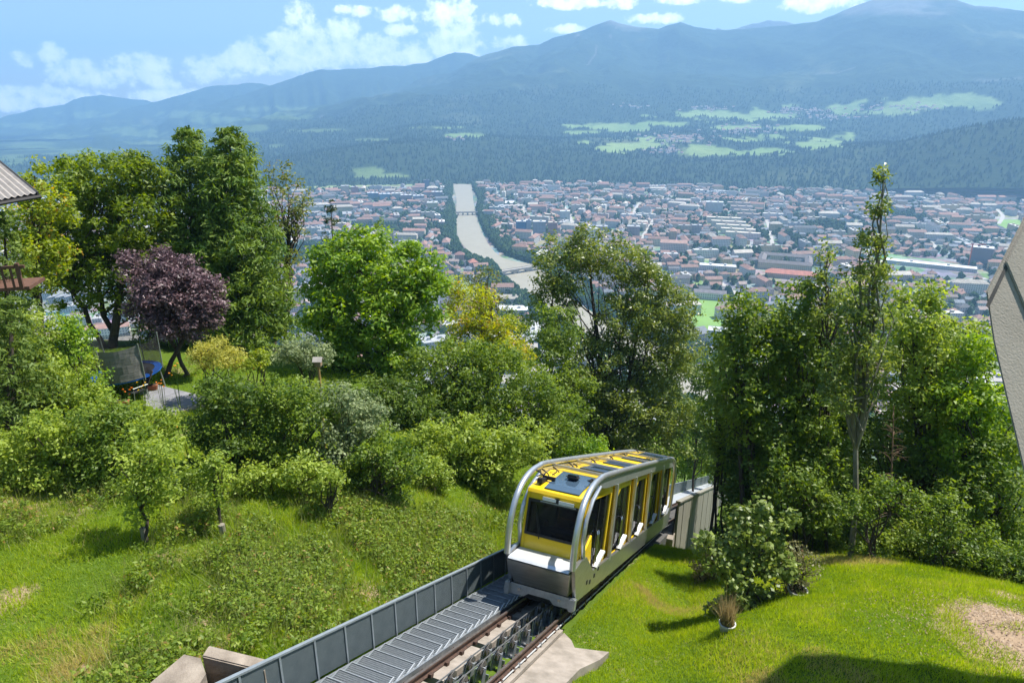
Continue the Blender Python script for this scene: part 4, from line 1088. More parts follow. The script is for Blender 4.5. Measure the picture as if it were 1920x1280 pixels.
# five cabins in the frame; their end walls lean towards the vertical
LEAN = -.27
def cabin(i, s0, s1):
    W = .83; last = i == 4
    body = MB()
    def cs(s, q): return s + LEAN * (q - 2.0) * (1 if i else .25)
    def CP(a, s, q): return T(a, cs(s, q), q)
    def bx(a0, a1, sa, sb, q0, q1):
        body.hexa([CP(a0, sa, q0), CP(a1, sa, q0), CP(a1, sb, q0), CP(a0, sb, q0), CP(a0, sa, q1), CP(a1, sa, q1), CP(a1, sb, q1), CP(a0, sb, q1)])
    f = .30 if i == 0 else .17
    for sg in (-1, 1):
        a0, a1 = sorted((W * sg, (W - .10) * sg))
        bx(a0, a1, s0 + .005, s0 + f, .75, 3.08); bx(a0, a1, s1 - .17, s1, .75, 3.20)
        bx(a0, a1, s0 + f, s1 - .17, .62, .92); bx(a0, a1, s0 + f, s1 - .17, 3.0, 3.16)
        if i == 0:
            body.prism([CP(W*sg + .004*sg, s, q) for s, q in ((s0 + .28, 1.0), (s0 + 1.5, .95), (s0 + 1.15, 2.0), (s0 + .28, 1.45))], -TC * .06 * sg)
        body.prism([CP(W*sg + .003*sg, s, q) for s, q in ((s0 + f, 2.62), (s0 + f + .75, 3.05), (s0 + f, 3.05))], -TC * .05 * sg)
    # end walls
    lo, hi = (1.86, 2.82) if i == 0 else (1.9, 2.9)
    bx(-W + .1, W - .1, s0 + .01, s0 + .09, .75, lo); bx(-W + .1, W - .1, s0 + .01, s0 + .09, hi, 3.06)
    bx(-W + .1, W - .1, s1 - .09, s1 - .01, .75, 1.9); bx(-W + .1, W - .1, s1 - .09, s1 - .01, 2.9, 3.16)
    # roof
    if i == 0:
        body.prism([CP(-W, s, q) for s, q in ((s0 - .02, 3.00), (s0 + .02, 3.10), (s0 + .5, 3.22), (s0 + 1.8, 3.46), (s1, 3.42), (s1, 3.17), (s0 + .3, 3.02))], TC * 2 * W)
    else:
        body.prism([CP(-W, s, q) for s, q in ((s0, 3.10), (s0 + .06, 3.36), (s0 + .2, 3.44), (s1 - .2, 3.42), (s1, 3.34), (s1, 3.10))], TC * 2 * W)
    o = body.build('cabin', M_yel, car, bevel=.012)
    MB().hexa([CP(-W + .1, s0 + .1, .66), CP(W - .1, s0 + .1, .66), CP(W - .1, s1 - .1, .66), CP(-W + .1, s1 - .1, .66), CP(-W + .1, s0 + .1, .74), CP(W - .1, s0 + .1, .74), CP(W - .1, s1 - .1, .74), CP(-W + .1, s1 - .1, .74)]).build('floor', M_dark, o)
    for sg in (-1, 1):
        MB().prism([CP((W - .055) * sg, s, q) for s, q in ((s0 + f, .92), (s1 - .17, .92), (s1 - .17, 3.0), (s0 + f, 3.0))], TC * .012 * sg).build('side_window', M_glass, o)
        MB().prism([CP((W - .03) * sg, s, q) for s, q in (((s0 + s1)/2 + .1, .92), ((s0 + s1)/2 + .16, .92), ((s0 + s1)/2 + .16, 3.0), ((s0 + s1)/2 + .1, 3.0))], TC * .02 * sg).build('door_edge', M_blackc, o)
    for s in (s0 + .03, s1 - .05):
        MB().prism([CP(a, s, q) for a, q in ((-W + .1, lo), (W - .1, lo), (W - .1, hi), (-W + .1, hi))], TD * .015).build('windscreen' if s < s0 + .1 else 'rear_window', M_glass, o)
    # dark roof light
    if i == 0: rp = ((s0 + .16, 3.14), (s0 + .5, 3.225), (s0 + 1.75, 3.468), (s0 + 1.75, 3.50), (s0 + .5, 3.262), (s0 + .14, 3.168))
    else: rp = ((s0 + .32, 3.445), (s1 - .3, 3.43), (s1 - .3, 3.465), (s0 + .32, 3.48))
    MB().prism([CP(-.46 if i else -.42, s, q) for s, q in rp], TC * (1.12 if i else 1.0)).build('roof_light', M_sky, o, bevel=.01)
    for k in range(2):       # bench inside
        MB().box(CP(0, s0 + .55 + k * (s1 - s0 - 1.1), 1.05), (.6, .2, .22), (TC, HF, UP)).build('bench', surf('bench_grey%d%d' % (i, k), (.12, .12, .13), rough=.7), o)
    return o
edges = [(17.86, 20.95), (21.55, 24.05), (24.65, 27.15), (27.85, 30.35), (31.1, 33.6)]
cabs = [cabin(i, *e) for i, e in enumerate(edges)]
c0 = cabs[0]
# front of the first cabin: black screen surround, lamps, wiper, driver's panel
def frontp(a0, a1, q0, q1, ds, mat, nm, th=.03):
    MB().hexa([T(a0, 17.86 - LEAN*.0 - ds, q0), T(a1, 17.86 - ds, q0), T(a1, 17.86 - ds + th, q0), T(a0, 17.86 - ds + th, q0), T(a0, 17.84 - ds, q1), T(a1, 17.84 - ds, q1), T(a1, 17.84 - ds + th, q1), T(a0, 17.84 - ds + th, q1)]).build(nm, mat, c0)
fs_ = lambda q: 17.86 + LEAN * (q - 2.0) * .25
def fp(a0, a1, q0, q1, ds, mat, nm, th=.02):
    MB().hexa([T(a0, fs_(q0) - ds, q0), T(a1, fs_(q0) - ds, q0), T(a1, fs_(q0) - ds + th, q0), T(a0, fs_(q0) - ds + th, q0), T(a0, fs_(q1) - ds, q1), T(a1, fs_(q1) - ds, q1), T(a1, fs_(q1) - ds + th, q1), T(a0, fs_(q1) - ds + th, q1)]).build(nm, mat, c0)
fp(-.76, .76, 1.86, 1.93, .012, M_blackc, 'screen_surround'); fp(-.76, .76, 2.76, 2.84, .012, M_blackc, 'screen_surround')
fp(-.76, -.70, 1.93, 2.76, .012, M_blackc, 'screen_surround'); fp(.70, .76, 1.93, 2.76, .012, M_blackc, 'screen_surround')
fp(-.36, .02, 2.86, 2.95, .05, M_lamp, 'head_lamp', .05); fp(.10, .52, 2.84, 2.93, .05, M_lamp, 'head_lamp', .05); fp(-.02, .10, 2.84, 2.97, .045, M_blackc, 'lamp_box', .05)
fp(-.42, .58, 2.80, 2.83, .03, M_galv, 'trim_strip', .03)
MB().tube([T(-.30, 17.78, 1.82), T(-.36, 17.80, 2.05), T(-.5, 17.79, 2.5)], .016, 6).tube([T(-.26, 17.80, 1.88), T(-.52, 17.80, 2.68)], .011, 5).build('wiper', M_blackc, c0)
fp(-.45, .45, 2.0, 2.10, -.35, M_galv, 'console', .3)
MB().box(T(.06, 18.95, 3.47), (.17, .18, .05), (TC, TD, TN)).build('roof_unit', M_blackc, c0, bevel=.04)
MB().box(T(.06, 18.95, 3.53), (.12, .13, .015), (TC, TD, TN)).build('roof_unit_cover', M_sky, c0, bevel=.01)
# roof cross bars, glazed fairing strips and loose cables
for s in (19.95, 22.55, 25.2, 28.0, 30.7, 33.0):
    MB().box(T(0, s, 3.57 - (s - 20) * .009), (.86, .06, .04), AXT).build('roof_bar', M_silver, car)
for (a_, s, r_) in ((-.72, 18.2, .16), (-.66, 18.45, .2), (-.6, 19.3, .22), (-.74, 21.4, .2), (-.7, 21.8, .16), (-.72, 24.2, .2), (-.68, 26.9, .2), (-.7, 29.5, .2), (-.72, 32.4, .3), (.66, 18.6, .13), (.7, 18.85, .16), (.62, 19.0, .1)):
    pts = [T(a_ + .10 * math.sin(k), s - r_ + 2 * r_ * k / 8, 3.40 - .02 * (s - 18) * .3 + r_ * .9 * math.sin(math.pi * k / 8)) for k in range(9)]
    MB().tube(pts, .017, 5).build('roof_cable', M_blackc, car)
MB().box(T(-.62, 18.3, 3.30), (.07, .25, .06), AXT).box(T(-.5, 18.5, 3.36), (.18, .05, .05), AXT).build('roof_gear', M_blackc, c0)
# under-frame and wheels
sweep(MB(), [(-.55, .12), (.55, .12), (.55, .62), (-.55, .62)], [18.1, 33.9]).build('under_frame', M_dark, car)
for s in (18.9, 20.1, 31.6, 32.8):
    for sg in (-1, 1):
        lathe(MB(), T(.61 * sg, s, .23), TC, [(-.05, .04), (-.05, .26), (-.03, .28), (-.03, .23), (.05, .22), (.05, .04)], 16).build('wheel', M_rust, car)
for k in range(14):
    s = 20.9 + k * .95
    MB().box(T(.70, s, .16 + .05 * (k % 2)), (.06, .22 if k % 3 else .35, .09), AXT).build('running_gear', M_galv if k % 2 else M_dark, car)

# ---------------------------------------------------------------- passengers behind the windscreen
M_skin = surf('skin', (.50, .30, .22), (.45, .27, .19), 6, .55)
def person(a, s, q0, h, coat, hair, label, yaw=0.0):
    base = T(a, s, q0); k = h / 1.75
    J = {'pel': (0, 0, .95), 'wai': (0, .01, 1.10), 'che': (0, .0, 1.32), 'nec': (0, 0, 1.48), 'hd0': (0, .01, 1.58), 'hd1': (0, .0, 1.72)}
    rad = {'pel': .15, 'wai': .13, 'che': .16, 'nec': .055, 'hd0': .085, 'hd1': .075}
    E = [('pel', 'wai'), ('wai', 'che'), ('che', 'nec'), ('nec', 'hd0'), ('hd0', 'hd1')]
    for n_, sx in (('l', -1), ('r', 1)):
        J.update({'sh'+n_: (.18*sx, 0, 1.42), 'el'+n_: (.25*sx, -.03, 1.14), 'wr'+n_: (.17*sx, -.24, 1.05), 'ha'+n_: (.13*sx, -.33, 1.08), 'hp'+n_: (.09*sx, 0, .88), 'kn'+n_: (.11*sx, -.05, .48), 'an'+n_: (.11*sx, .02, .08), 'to'+n_: (.13*sx, -.17, .03)})
        rad.update({'sh'+n_: .065, 'el'+n_: .045, 'wr'+n_: .032, 'ha'+n_: .04, 'hp'+n_: .085, 'kn'+n_: .06, 'an'+n_: .045, 'to'+n_: .04})
        E += [('che', 'sh'+n_), ('sh'+n_, 'el'+n_), ('el'+n_, 'wr'+n_), ('wr'+n_, 'ha'+n_), ('pel', 'hp'+n_), ('hp'+n_, 'kn'+n_), ('kn'+n_, 'an'+n_), ('an'+n_, 'to'+n_)]
    names = list(J); me = bpy.data.meshes.new('person'); me.from_pydata([tuple(np.array(J[n_]) * k) for n_ in names], [(names.index(x), names.index(y)) for x, y in E], [])
    o = link('person', me, None, tuple(base)); o.rotation_euler = (0, 0, yaw - YAW)
    m = o.modifiers.new('skin', 'SKIN')
    for i, n_ in enumerate(names): me.skin_vertices[0].data[i].radius = (rad[n_]*k, rad[n_]*k)
    me.skin_vertices[0].data[0].use_root = True
    sb = o.modifiers.new('sub', 'SUBSURF'); sb.levels = 1; sb.render_levels = 2
    dg = bpy.context.evaluated_depsgraph_get(); me2 = bpy.data.meshes.new_from_object(o.evaluated_get(dg)); o.modifiers.clear(); o.data = me2
    cm, sm = surf('clothes_' + label[:12], coat), surf('trousers_' + label[:12], (.05, .06, .09))
    for m_ in (cm, sm, M_skin, surf('hair_' + label[:12], hair, rough=.6)): me2.materials.append(m_)
    for p in me2.polygons:
        z = p.center.z / k; p.use_smooth = True
        p.material_index = 2 if (z > 1.46 and (p.center.y < .03*k or z < 1.56)) or (p.center.y < -.24*k and z > .9) else (3 if z > 1.5 else (0 if z > .93 else 1))
        if z > 1.69: p.material_index = 3
    return tag(o, label, 'person', 'passengers in the front cabin')
person(-.30, 18.9, .74, 1.72, (.62, .63, .66), (.05, .03, .02), 'person in a pale shirt standing behind the left of the windscreen', .3)
person(.32, 19.2, .74, 1.65, (.45, .06, .06), (.10, .06, .03), 'person in a dark red top standing behind the right of the windscreen', -.4)
# ================================================================ garden, house, station
M_terra = surf('terracotta', (.42, .15, .07), (.34, .115, .055), 8, .8, bump=.2)
M_stone = surf('pale_pot', (.55, .54, .51), (.44, .43, .40), 6, .85, bump=.3)
M_soil = surf('potting_soil', (.035, .025, .018), (.06, .045, .03), 20, .95, bump=.6)
M_blue = surf('blue_vinyl', (.012, .12, .50), (.010, .095, .42), 3, .4)
M_wood = surf('brown_wood', (.15, .075, .05), (.10, .05, .034), 4, .7, stretch=(1, 1, 8), bump=.2)
M_pole = surf('pale_pole', (.40, .42, .38), (.30, .33, .28), 5, .45, .5)
M_slab = surf('grey_slab', (.24, .24, .255), (.18, .18, .19), 3, .85, bump=.2)
def netmat(name, col, tr):
    m, n, out = new_mat(name)
    tc = NN(n, 'ShaderNodeTexCoord'); nz = NN(n, 'ShaderNodeTexNoise', {'Vector': tc.outputs['Object'], 'Scale': 3.0, 'Detail': 3})
    mr = NN(n, 'ShaderNodeMapRange', {0: nz.outputs['Fac'], 1: .3, 2: .7, 3: tr - .08, 4: tr + .08})
    b = NN(n, 'ShaderNodeBsdfDiffuse', {0: c4(col)}); t = NN(n, 'ShaderNodeBsdfTransparent')
    ms = NN(n, 'ShaderNodeMixShader', {0: mr.outputs[0], 1: b.outputs[0], 2: t.outputs[0]}); n.links.new(ms.outputs[0], out.inputs[0]); return m
M_net = netmat('black_net', (.035, .035, .035), .55); M_mat = surf('jump_mat', (.03, .03, .032), (.02, .02, .022), 5, .7)
M_shade = surf('grey_shade_cloth', (.20, .19, .165), (.13, .125, .11), 2.0, .9, bump=.6, bscale=5, stretch=(.4, .4, 2))

# trampoline
tp = at(237, 698, 28.0); tg = gz(tp[0], tp[1]); tramp = thing('trampoline', (tp[0], tp[1], tg), 'round trampoline with blue edge pad and dark safety net under the trees', 'trampoline')
TR = 1.32; TX = np.array([1, 0, .06]); TX /= np.linalg.norm(TX); TY = np.array([0, 1.0, 0]); TZ = np.cross(TX, TY)
def tpt(r_, a, z): return tp + r_ * (math.cos(a) * TX + math.sin(a) * TY) + TZ * z
NS = 40
def ring(r0, r1, z, mat, nm, th=.05):
    vs, fs = [], []
    for k in range(NS):
        a = 2*math.pi*k/NS
        vs += [tpt(r0, a, z), tpt(r1, a, z), tpt(r1, a, z - th), tpt(r0, a, z - th)]
    for k in range(NS):
        b, c = 4*k, 4*((k+1) % NS)
        fs += [(b, b+1, c+1, c), (b+1, b+2, c+2, c+1), (b+2, b+3, c+3, c+2), (b+3, b, c, c+3)]
    return MB().add(vs, fs).build(nm, mat, tramp)
ring(TR - .26, TR, .03, M_blue, 'edge_pad', .06)
ring(.01, TR - .24, .0, M_mat, 'jump_mat', .02)
for k in range(6):
    a = R(28 + 60 * k)
    MB().tube([tpt(TR + .02, a, -.1), tpt(TR + .06, a, .6), tpt(TR + .10, a, 1.45)], .022, 6).build('net_pole', M_pole, tramp)
    b_ = tpt(TR - .12, a, -.05); e_ = np.array([b_[0] + .12*math.cos(a), b_[1] + .12*math.sin(a), gz(b_[0], b_[1]) - .03])
    MB().tube([b_, e_], .026, 6).build('leg', M_pole, tramp)
def net_seg(a0, a1, mat, nm, z0=.03, z1=1.40, sag=.10):
    vs, fs = [], []; n_ = 8
    for k in range(n_ + 1):
        a = a0 + (a1 - a0) * k / n_; s_ = math.sin(math.pi * k / n_)
        for j in range(5):
            z = z0 + (z1 - sag * s_ - z0) * j / 4; vs.append(tpt(TR + .02 + .05 * j / 4 - .10 * s_ * (j / 4) + .015 * math.sin(9 * j + 5 * k), a, z))
    for k in range(n_):
        for j in range(4): fs.append((k*5+j, (k+1)*5+j, (k+1)*5+j+1, k*5+j+1))
    o = MB().add(vs, fs).build(nm, mat, tramp); return o
for k in range(6):
    a = R(28 + 60 * k)
    net_seg(a, a + R(60), M_shade if k == 4 else M_net, 'shade_cloth' if k == 4 else 'net')

# paved terrace of slabs
DZ = -11.28
pc = at_z(292, 752, DZ); terr = thing('paved_terrace', (pc[0], pc[1], DZ - .1), 'small grey slab terrace among the shrubs in front of the trampoline', 'terrace')
tx = np.array([math.cos(.45), -math.sin(.45), 0]); ty = np.array([math.sin(.45), math.cos(.45), 0])
MB().box(pc + np.array([0, 0, -.18]), (1.7, 1.25, .14), (tx, ty, UP)).build('base', M_conc, terr)
for i in range(4):
    for j in range(4):
        MB().box(pc + tx * (-1.22 + .815 * i) + ty * (-.9 + .6 * j) + np.array([0, 0, .004 * ((i * 3 + j) % 3) - .02]), (.398, .292, .022), (tx, ty, UP)).build('paving_slab', M_slab, terr)
# garden chair with high dark back
cp = at_z(262, 748, DZ); ch = thing('garden_chair', cp, 'reclined garden chair with a dark woven back on the slab terrace', 'chair')
cx, cy = np.array([.80, -.60, 0]), np.array([.60, .80, 0])
def cpt(x, y, z): return cp + cx * x + cy * y + UP * z
bk = [cpt(-.24, .22, .40), cpt(.24, .22, .40), cpt(.24, .40, .80), cpt(.22, .62, 1.08), cpt(-.22, .62, 1.08), cpt(-.24, .40, .80)]
mb = MB(); vs = []
for y, z, w in ((.22, .40, .25), (.32, .62, .26), (.44, .84, .25), (.60, 1.06, .20)):
    for x in (-w, 0, w): vs.append(cpt(x, y + (.03 if x == 0 else 0), z))
mb.add(vs + [np.array(v) + cy*.03 for v in vs], [(3*j+i, 3*j+i+1, 3*j+i+4, 3*j+i+3) for j in range(3) for i in range(2)] + [(12+3*j+i, 12+3*j+i+3, 12+3*j+i+4, 12+3*j+i+1) for j in range(3) for i in range(2)] + [(0,3,15,12),(3,6,18,15),(6,9,21,18),(2,14,17,5),(5,17,20,8),(8,20,23,11),(9,10,22,21),(10,11,23,22),(1,0,12,13),(2,1,13,14)])
mb.build('backrest', surf('dark_weave', (.035, .025, .022), (.06, .045, .04), 40, .7, bump=.5, bscale=90), ch)
MB().box(cpt(0, -.05, .40), (.25, .27, .018), (cx, cy, UP)).build('seat', M_mat, ch)
for x in (-.26, .26):
    MB().tube([cpt(x, -.30, 0), cpt(x, -.28, .42), cpt(x, -.28, .60), cpt(x, .30, .62)], .014, 6).build('arm_rest', M_pole, ch)
    MB().tube([cpt(x, .30, 0), cpt(x, .24, .42)], .014, 6).build('leg', M_pole, ch)
def pot(name, c, r_, h, mat, label, group=None, taper=.75, soil=True):
    root = thing(name, c, label, 'pot', group)
    prof = [(0, r_*taper*.9), (.0, r_*taper), (h*.85, r_), (h*.85, r_*1.07), (h, r_*1.07), (h, r_*.9), (h*.8, r_*.88)]
    mb = MB(); seg = 18; c = np.asarray(c, float)
    vs = [c + np.array([rr2*math.cos(2*math.pi*k/seg), rr2*math.sin(2*math.pi*k/seg), z]) for z, rr2 in prof for k in range(seg)]
    fs = [(i*seg+k, i*seg+(k+1) % seg, (i+1)*seg+(k+1) % seg, (i+1)*seg+k) for i in range(len(prof)-1) for k in range(seg)] + [tuple(range(seg))[::-1]]
    mb.add(vs, fs).build('pot_wall', mat, root, smooth_=True)
    MB().add([c + np.array([r_*.9*math.cos(2*math.pi*k/seg), r_*.9*math.sin(2*math.pi*k/seg), h*.86]) for k in range(seg)], [tuple(range(seg))]).build('soil', M_soil, root)
    return root
def trough(c, L, W, H, rot, label):
    root = thing('flower_trough', c, label, 'planter', 'terracotta flower troughs on the terrace'); ex = np.array([math.cos(rot), math.sin(rot), 0]); ey = np.array([-ex[1], ex[0], 0]); c = np.asarray(c, float)
    b = [c + ex*L*.92*sx/2 + ey*W*.85*sy/2 for sx, sy in ((-1,-1),(1,-1),(1,1),(-1,1))]; t = [c + ex*L*sx/2 + ey*W*sy/2 + UP*H for sx, sy in ((-1,-1),(1,-1),(1,1),(-1,1))]
    MB().hexa(b + t).build('trough_wall', M_terra, root, bevel=.015)
    MB().box(c + UP*(H - .001), (L*.44, W*.38, .012), (ex, ey, UP)).build('soil', M_soil, root)
trough(at_z(278, 731, DZ), .75, .28, .22, .3, 'terracotta flower trough at the back edge of the slab terrace')
trough(at_z(224, 762, DZ), .75, .28, .24, .2, 'terracotta flower trough at the left edge of the slab terrace')
# bird house on a post
bp_ = at(598, 728, 24.6); bpg = gz(bp_[0], bp_[1]); top = at(597, 684, 24.6)
bh = thing('bird_house', (bp_[0], bp_[1], bpg), 'small wooden bird house on a post above the hedge', 'bird house')
MB().tube([(bp_[0], bp_[1], bpg - .1), (top[0], top[1], top[2])], .045, 8).build('post', surf('yellow_wood', (.42, .26, .09), (.33, .20, .07), 8, .8), bh)
MB().box(top + UP*.07, (.11, .11, .10)).build('box', surf('bird_box_wood', (.30, .20, .12), rough=.8), bh)
for sg in (-1, 1):
    MB().prism([top + np.array([-.17, 0, .29]), top + np.array([.17, 0, .29]), top + np.array([.17, .17*sg, .15]), top + np.array([-.17, .17*sg, .15])], (0, 0, .02)).build('roof', surf('bird_roof%d' % sg, (.40, .36, .32), rough=.8), bh)

# neighbouring chalet at the left edge
M_tile = surf('corrugated_roof', (.34, .31, .28), (.26, .235, .21), 3, .75, bump=.3)
M_fascia = surf('dark_fascia', (.05, .045, .042), rough=.7)
M_plaster = surf('chalet_plaster', (.62, .57, .48), (.54, .49, .41), 2, .9)
ec = at(69, 362, 24.0)                      # lower right roof corner
hg = gz(ec[0] - 4, ec[1] + 2)
hs = thing('chalet', (ec[0] - 4.5, ec[1] + 3, hg), 'chalet with grey corrugated roof and brown balcony cut off by the left edge', 'house')
ve = at(0, 305, 26.6) - ec; ve = ve / np.linalg.norm(ve)          # up the verge
ed = at(0, 374, 22.9) - ec; ed = ed / np.linalg.norm(ed)          # along the eave, to the left and nearer
nn = np.cross(ed, ve); nn = nn if nn[2] > 0 else -nn
mbr = MB(); nb = 34; L_e, L_v = 7.5, 5.2
vs, fs = [], []
for i in range(nb * 4 + 1):
    b = ec + ed * (L_e * i / (nb * 4)) + nn * (.035 * math.cos(i * math.pi / 2) if i % 2 == 0 else 0)
    vs += [b, b + ve * L_v]
for i in range(nb * 4): fs.append((2*i, 2*i+2, 2*i+3, 2*i+1))
rf = MB().add(vs, fs).build('roof', M_tile, hs)
MB().prism([ec - nn*.06, ec + ve*L_v - nn*.06, ec + ve*L_v + ed*L_e - nn*.06, ec + ed*L_e - nn*.06], -nn * .10).build('roof_board', M_fascia, rf)
MB().prism([ec - ve*.05 + nn*.06, ec - ve*.05 - nn*.2, ec + ve*L_v - nn*.2, ec + ve*L_v + nn*.06], -ed * .05 ).build('verge_board', M_fascia, rf)
MB().tube([ec - nn*.13 - ve*.07 - ed*.1, ec + ed*L_e - nn*.13 - ve*.07], .06, 8).build('gutter', M_fascia, rf)
wl = ec + ed*3.4 + ve*.7
MB().prism([np.array([wl[0], wl[1], hg]), np.array([wl[0], wl[1], wl[2] - .2]), np.array([wl[0], wl[1], wl[2] - .2]) + np.array([ve[0], ve[1], 0])*4.0 + UP*2.0, np.array([wl[0], wl[1], hg]) + np.array([ve[0], ve[1], 0])*4.0], np.array([ed[0], ed[1], 0]) * 5).build('wall', M_plaster, hs)
bc = at(56, 543, 24.5)                      # balcony corner
bal = MB().prism([bc, bc + np.array([-3.2, -1.0, 0]), bc + np.array([-3.6, .5, 0]), bc + np.array([-.35, 1.4, 0])], UP * .12).build('balcony', M_wood, hs)
bdir = np.array([-3.2, -1.0, 0]); bdir /= np.linalg.norm(bdir)
MB().box(bc + bdir*1.6 + UP*.85, (1.6, .05, .05), (bdir, np.cross(UP, bdir), UP)).build('hand_rail', M_wood, bal)
MB().box(bc + bdir*.22 + UP*.52, (.06, .06, .46), (bdir, np.cross(UP, bdir), UP)).build('corner_post', M_wood, bal)
for k in range(11):
    MB().box(bc + bdir*(.45 + .26*k) + UP*.47, (.035, .02, .36), (bdir, np.cross(UP, bdir), UP)).build('baluster', M_wood, bal)

# board-marked concrete pylon of the upper station at the right edge
def boardmat():
    m, n, out = new_mat('board_marked_concrete')
    tc = NN(n, 'ShaderNodeTexCoord')
    n1 = NN(n, 'ShaderNodeTexNoise', {'Vector': tc.outputs['Object'], 'Scale': 1.3, 'Detail': 8, 'Roughness': .65})
    n2 = NN(n, 'ShaderNodeTexNoise', {'Vector': tc.outputs['Object'], 'Scale': 26, 'Detail': 4})
    mp = NN(n, 'ShaderNodeMapping', {0: tc.outputs['Object'], 'Rotation': (0, R(17), 0), 'Scale': (1.0, 1.0, 1.0)})
    wv = NN(n, 'ShaderNodeTexWave', {'Vector': mp.outputs[0], 'Scale': 1.1, 'Distortion': .6, 'Detail': 3}, bands_direction='X', wave_profile='SAW')
    mx = NN(n, 'ShaderNodeMixRGB', {0: n1.outputs['Fac'], 1: (.27, .235, .19, 1), 2: (.42, .375, .31, 1)})
    mr = NN(n, 'ShaderNodeMapRange', {0: wv.outputs['Fac'], 1: .0, 2: .06, 3: .78, 4: 1.0})
    sp = NN(n, 'ShaderNodeMapRange', {0: n2.outputs['Fac'], 1: .28, 2: .36, 3: .7, 4: 1.0})
    k1 = NN(n, 'ShaderNodeVectorMath', {0: mx.outputs[0], 1: mr.outputs[0]}, operation='MULTIPLY'); k2 = NN(n, 'ShaderNodeVectorMath', {0: k1.outputs[0], 1: sp.outputs[0]}, operation='MULTIPLY')
    b = NN(n, 'ShaderNodeBsdfPrincipled', {'Base Color': k2.outputs[0], 'Roughness': .9})
    ad = NN(n, 'ShaderNodeMath', {0: wv.outputs['Fac'], 1: n2.outputs['Fac']}, operation='ADD')
    bp = NN(n, 'ShaderNodeBump', {'Height': ad.outputs[0], 'Strength': .35, 'Distance': .03}); n.links.new(bp.outputs[0], b.inputs['Normal'])
    n.links.new(b.outputs[0], out.inputs[0]); return m
M_board = boardmat()
pyl = thing('station_pylon', (14.5, 11.5, -12.5), 'leaning board-marked concrete pylon of the station at the right edge', 'pylon')
N_P = np.array([-.16, -.74, .65]); P0_P = at(1862, 640, 12.4)
def onp(px, py, off=0.0):
    r_ = ray(px, py); return r_ * (((P0_P + N_P * off) @ N_P) / (r_ @ N_P))
out_ = [(1848, 545), (1862, 640), (1885, 740), (1920, 888), (1972, 1080), (2060, 1300), (2500, 1300), (2500, 330), (2040, 170)]
MB().prism([onp(x, y) for x, y in out_], -N_P * 1.1 + np.array([.8, 0, 0])).build('shaft', M_board, pyl, bevel=.03)
# a raised second face with an oblique edge
MB().prism([onp(x, y, .05) for x, y in ((1886, 490), (1902, 528), (1922, 575), (1990, 760), (2400, 900), (2400, 350), (2010, 250))], -N_P * .047).build('raised_face', M_board, pyl, bevel=.02)
MB().prism([onp(x, y, .012) for x, y in ((1849, 572), (1922, 420), (1990, 290), (1993, 297), (1926, 426), (1854, 578))], -N_P * .01).build('shadow_line', M_concd, pyl)  # thin dark strip painting the edge's cast shadow across the face
# ================================================================ vegetation
def leaf_geo(C, Rc, n_per, size, seed, up=.55, aspect=.6, tri=False, flat=.75, tint0=None, jit=.16, hang=0.0, shell=.45):
    r_ = np.random.default_rng(seed); m = len(C)
    C = np.repeat(C, n_per, 0); Rr = np.repeat(np.asarray(Rc, float), n_per); n_ = len(C)
    d_ = r_.normal(size=(n_, 3)); d_ /= np.linalg.norm(d_, axis=1)[:, None]
    rad = Rr * r_.random(n_) ** shell
    P = C + d_ * rad[:, None] * np.array([1, 1, flat]); P[:, 2] -= hang * (rad / Rr.mean()) ** 2 * .2
    N_ = d_ * .55 + r_.normal(size=(n_, 3)) * .55; N_[:, 2] += up; N_ /= np.linalg.norm(N_, axis=1)[:, None]
    A_ = r_.normal(size=(n_, 3)) + d_ * .8; A_[:, 2] -= hang
    Lx = A_ - N_ * (A_ * N_).sum(1)[:, None]; Lx /= np.linalg.norm(Lx, axis=1)[:, None] + 1e-9
    Wx = np.cross(N_, Lx)
    L = size * r_.uniform(.65, 1.3, n_)[:, None]; W = L * aspect
    if tri: V = np.stack([P - Lx*L*.5 - Wx*W*.55, P - Lx*L*.5 + Wx*W*.55, P + Lx*L*.6], 1); k = 3
    else: V = np.stack([P - Lx*L*.5, P + Wx*W*.5 - Lx*L*.05 - N_*L*.08, P + Lx*L*.5 - N_*L*.12, P - Wx*W*.5 - Lx*L*.05 - N_*L*.08], 1); k = 4
    if tint0 is None: tint0 = np.clip(r_.normal(.5, .2, m), 0, 1)
    tint = np.clip(np.repeat(tint0, n_per) + r_.normal(0, jit, n_), 0, 1)
    return V.reshape(-1, 3), np.arange(n_ * k).reshape(-1, k), tint
def crown_obj(name, geo, mat, parent, org):
    V, F, tint = geo
    me = np_mesh(name, V - np.array(org), F, [mat], False, {'tint': ('FACE', 'FLOAT', tint)})
    return link(name, me, parent)
def lobes_px(lobes, t):
    out = []
    for l in lobes:
        px, py, rx, ry = l[:4]; tt = t + (l[4] if len(l) > 4 else 0.0)
        c = at(px, py, tt); k = tt / FPX
        out.append((c, rx * k, (rx + ry) * .5 * k, ry * k))
    return out
def clumps(lobes, cr, seed, fill=1.0, inner=.25):
    """clump centres scattered mostly through the outer half of each lobe"""
    r_ = np.random.default_rng(seed); C = []
    for c, rx, ry, rz in lobes:
        area = 4 * math.pi * ((rx*ry)**1.6/3 + (rx*rz)**1.6/3 + (ry*rz)**1.6/3) ** (1/1.6)
        n_ = max(4, int(fill * area / (cr * cr * 2.0)))
        d_ = r_.normal(size=(n_, 3)); d_ /= np.linalg.norm(d_, axis=1)[:, None]
        rad = np.where(r_.random(n_) < inner, r_.uniform(.25, .75, n_), r_.uniform(.74, 1.02, n_))
        wob = 1 + .24 * np.sin(d_[:, 0] * 5 + seed) * np.cos(d_[:, 2] * 6 + seed * 2)
        C.append(c + d_ * (rad * wob)[:, None] * np.array([rx, ry, rz]) * .93)
    return np.concatenate(C)
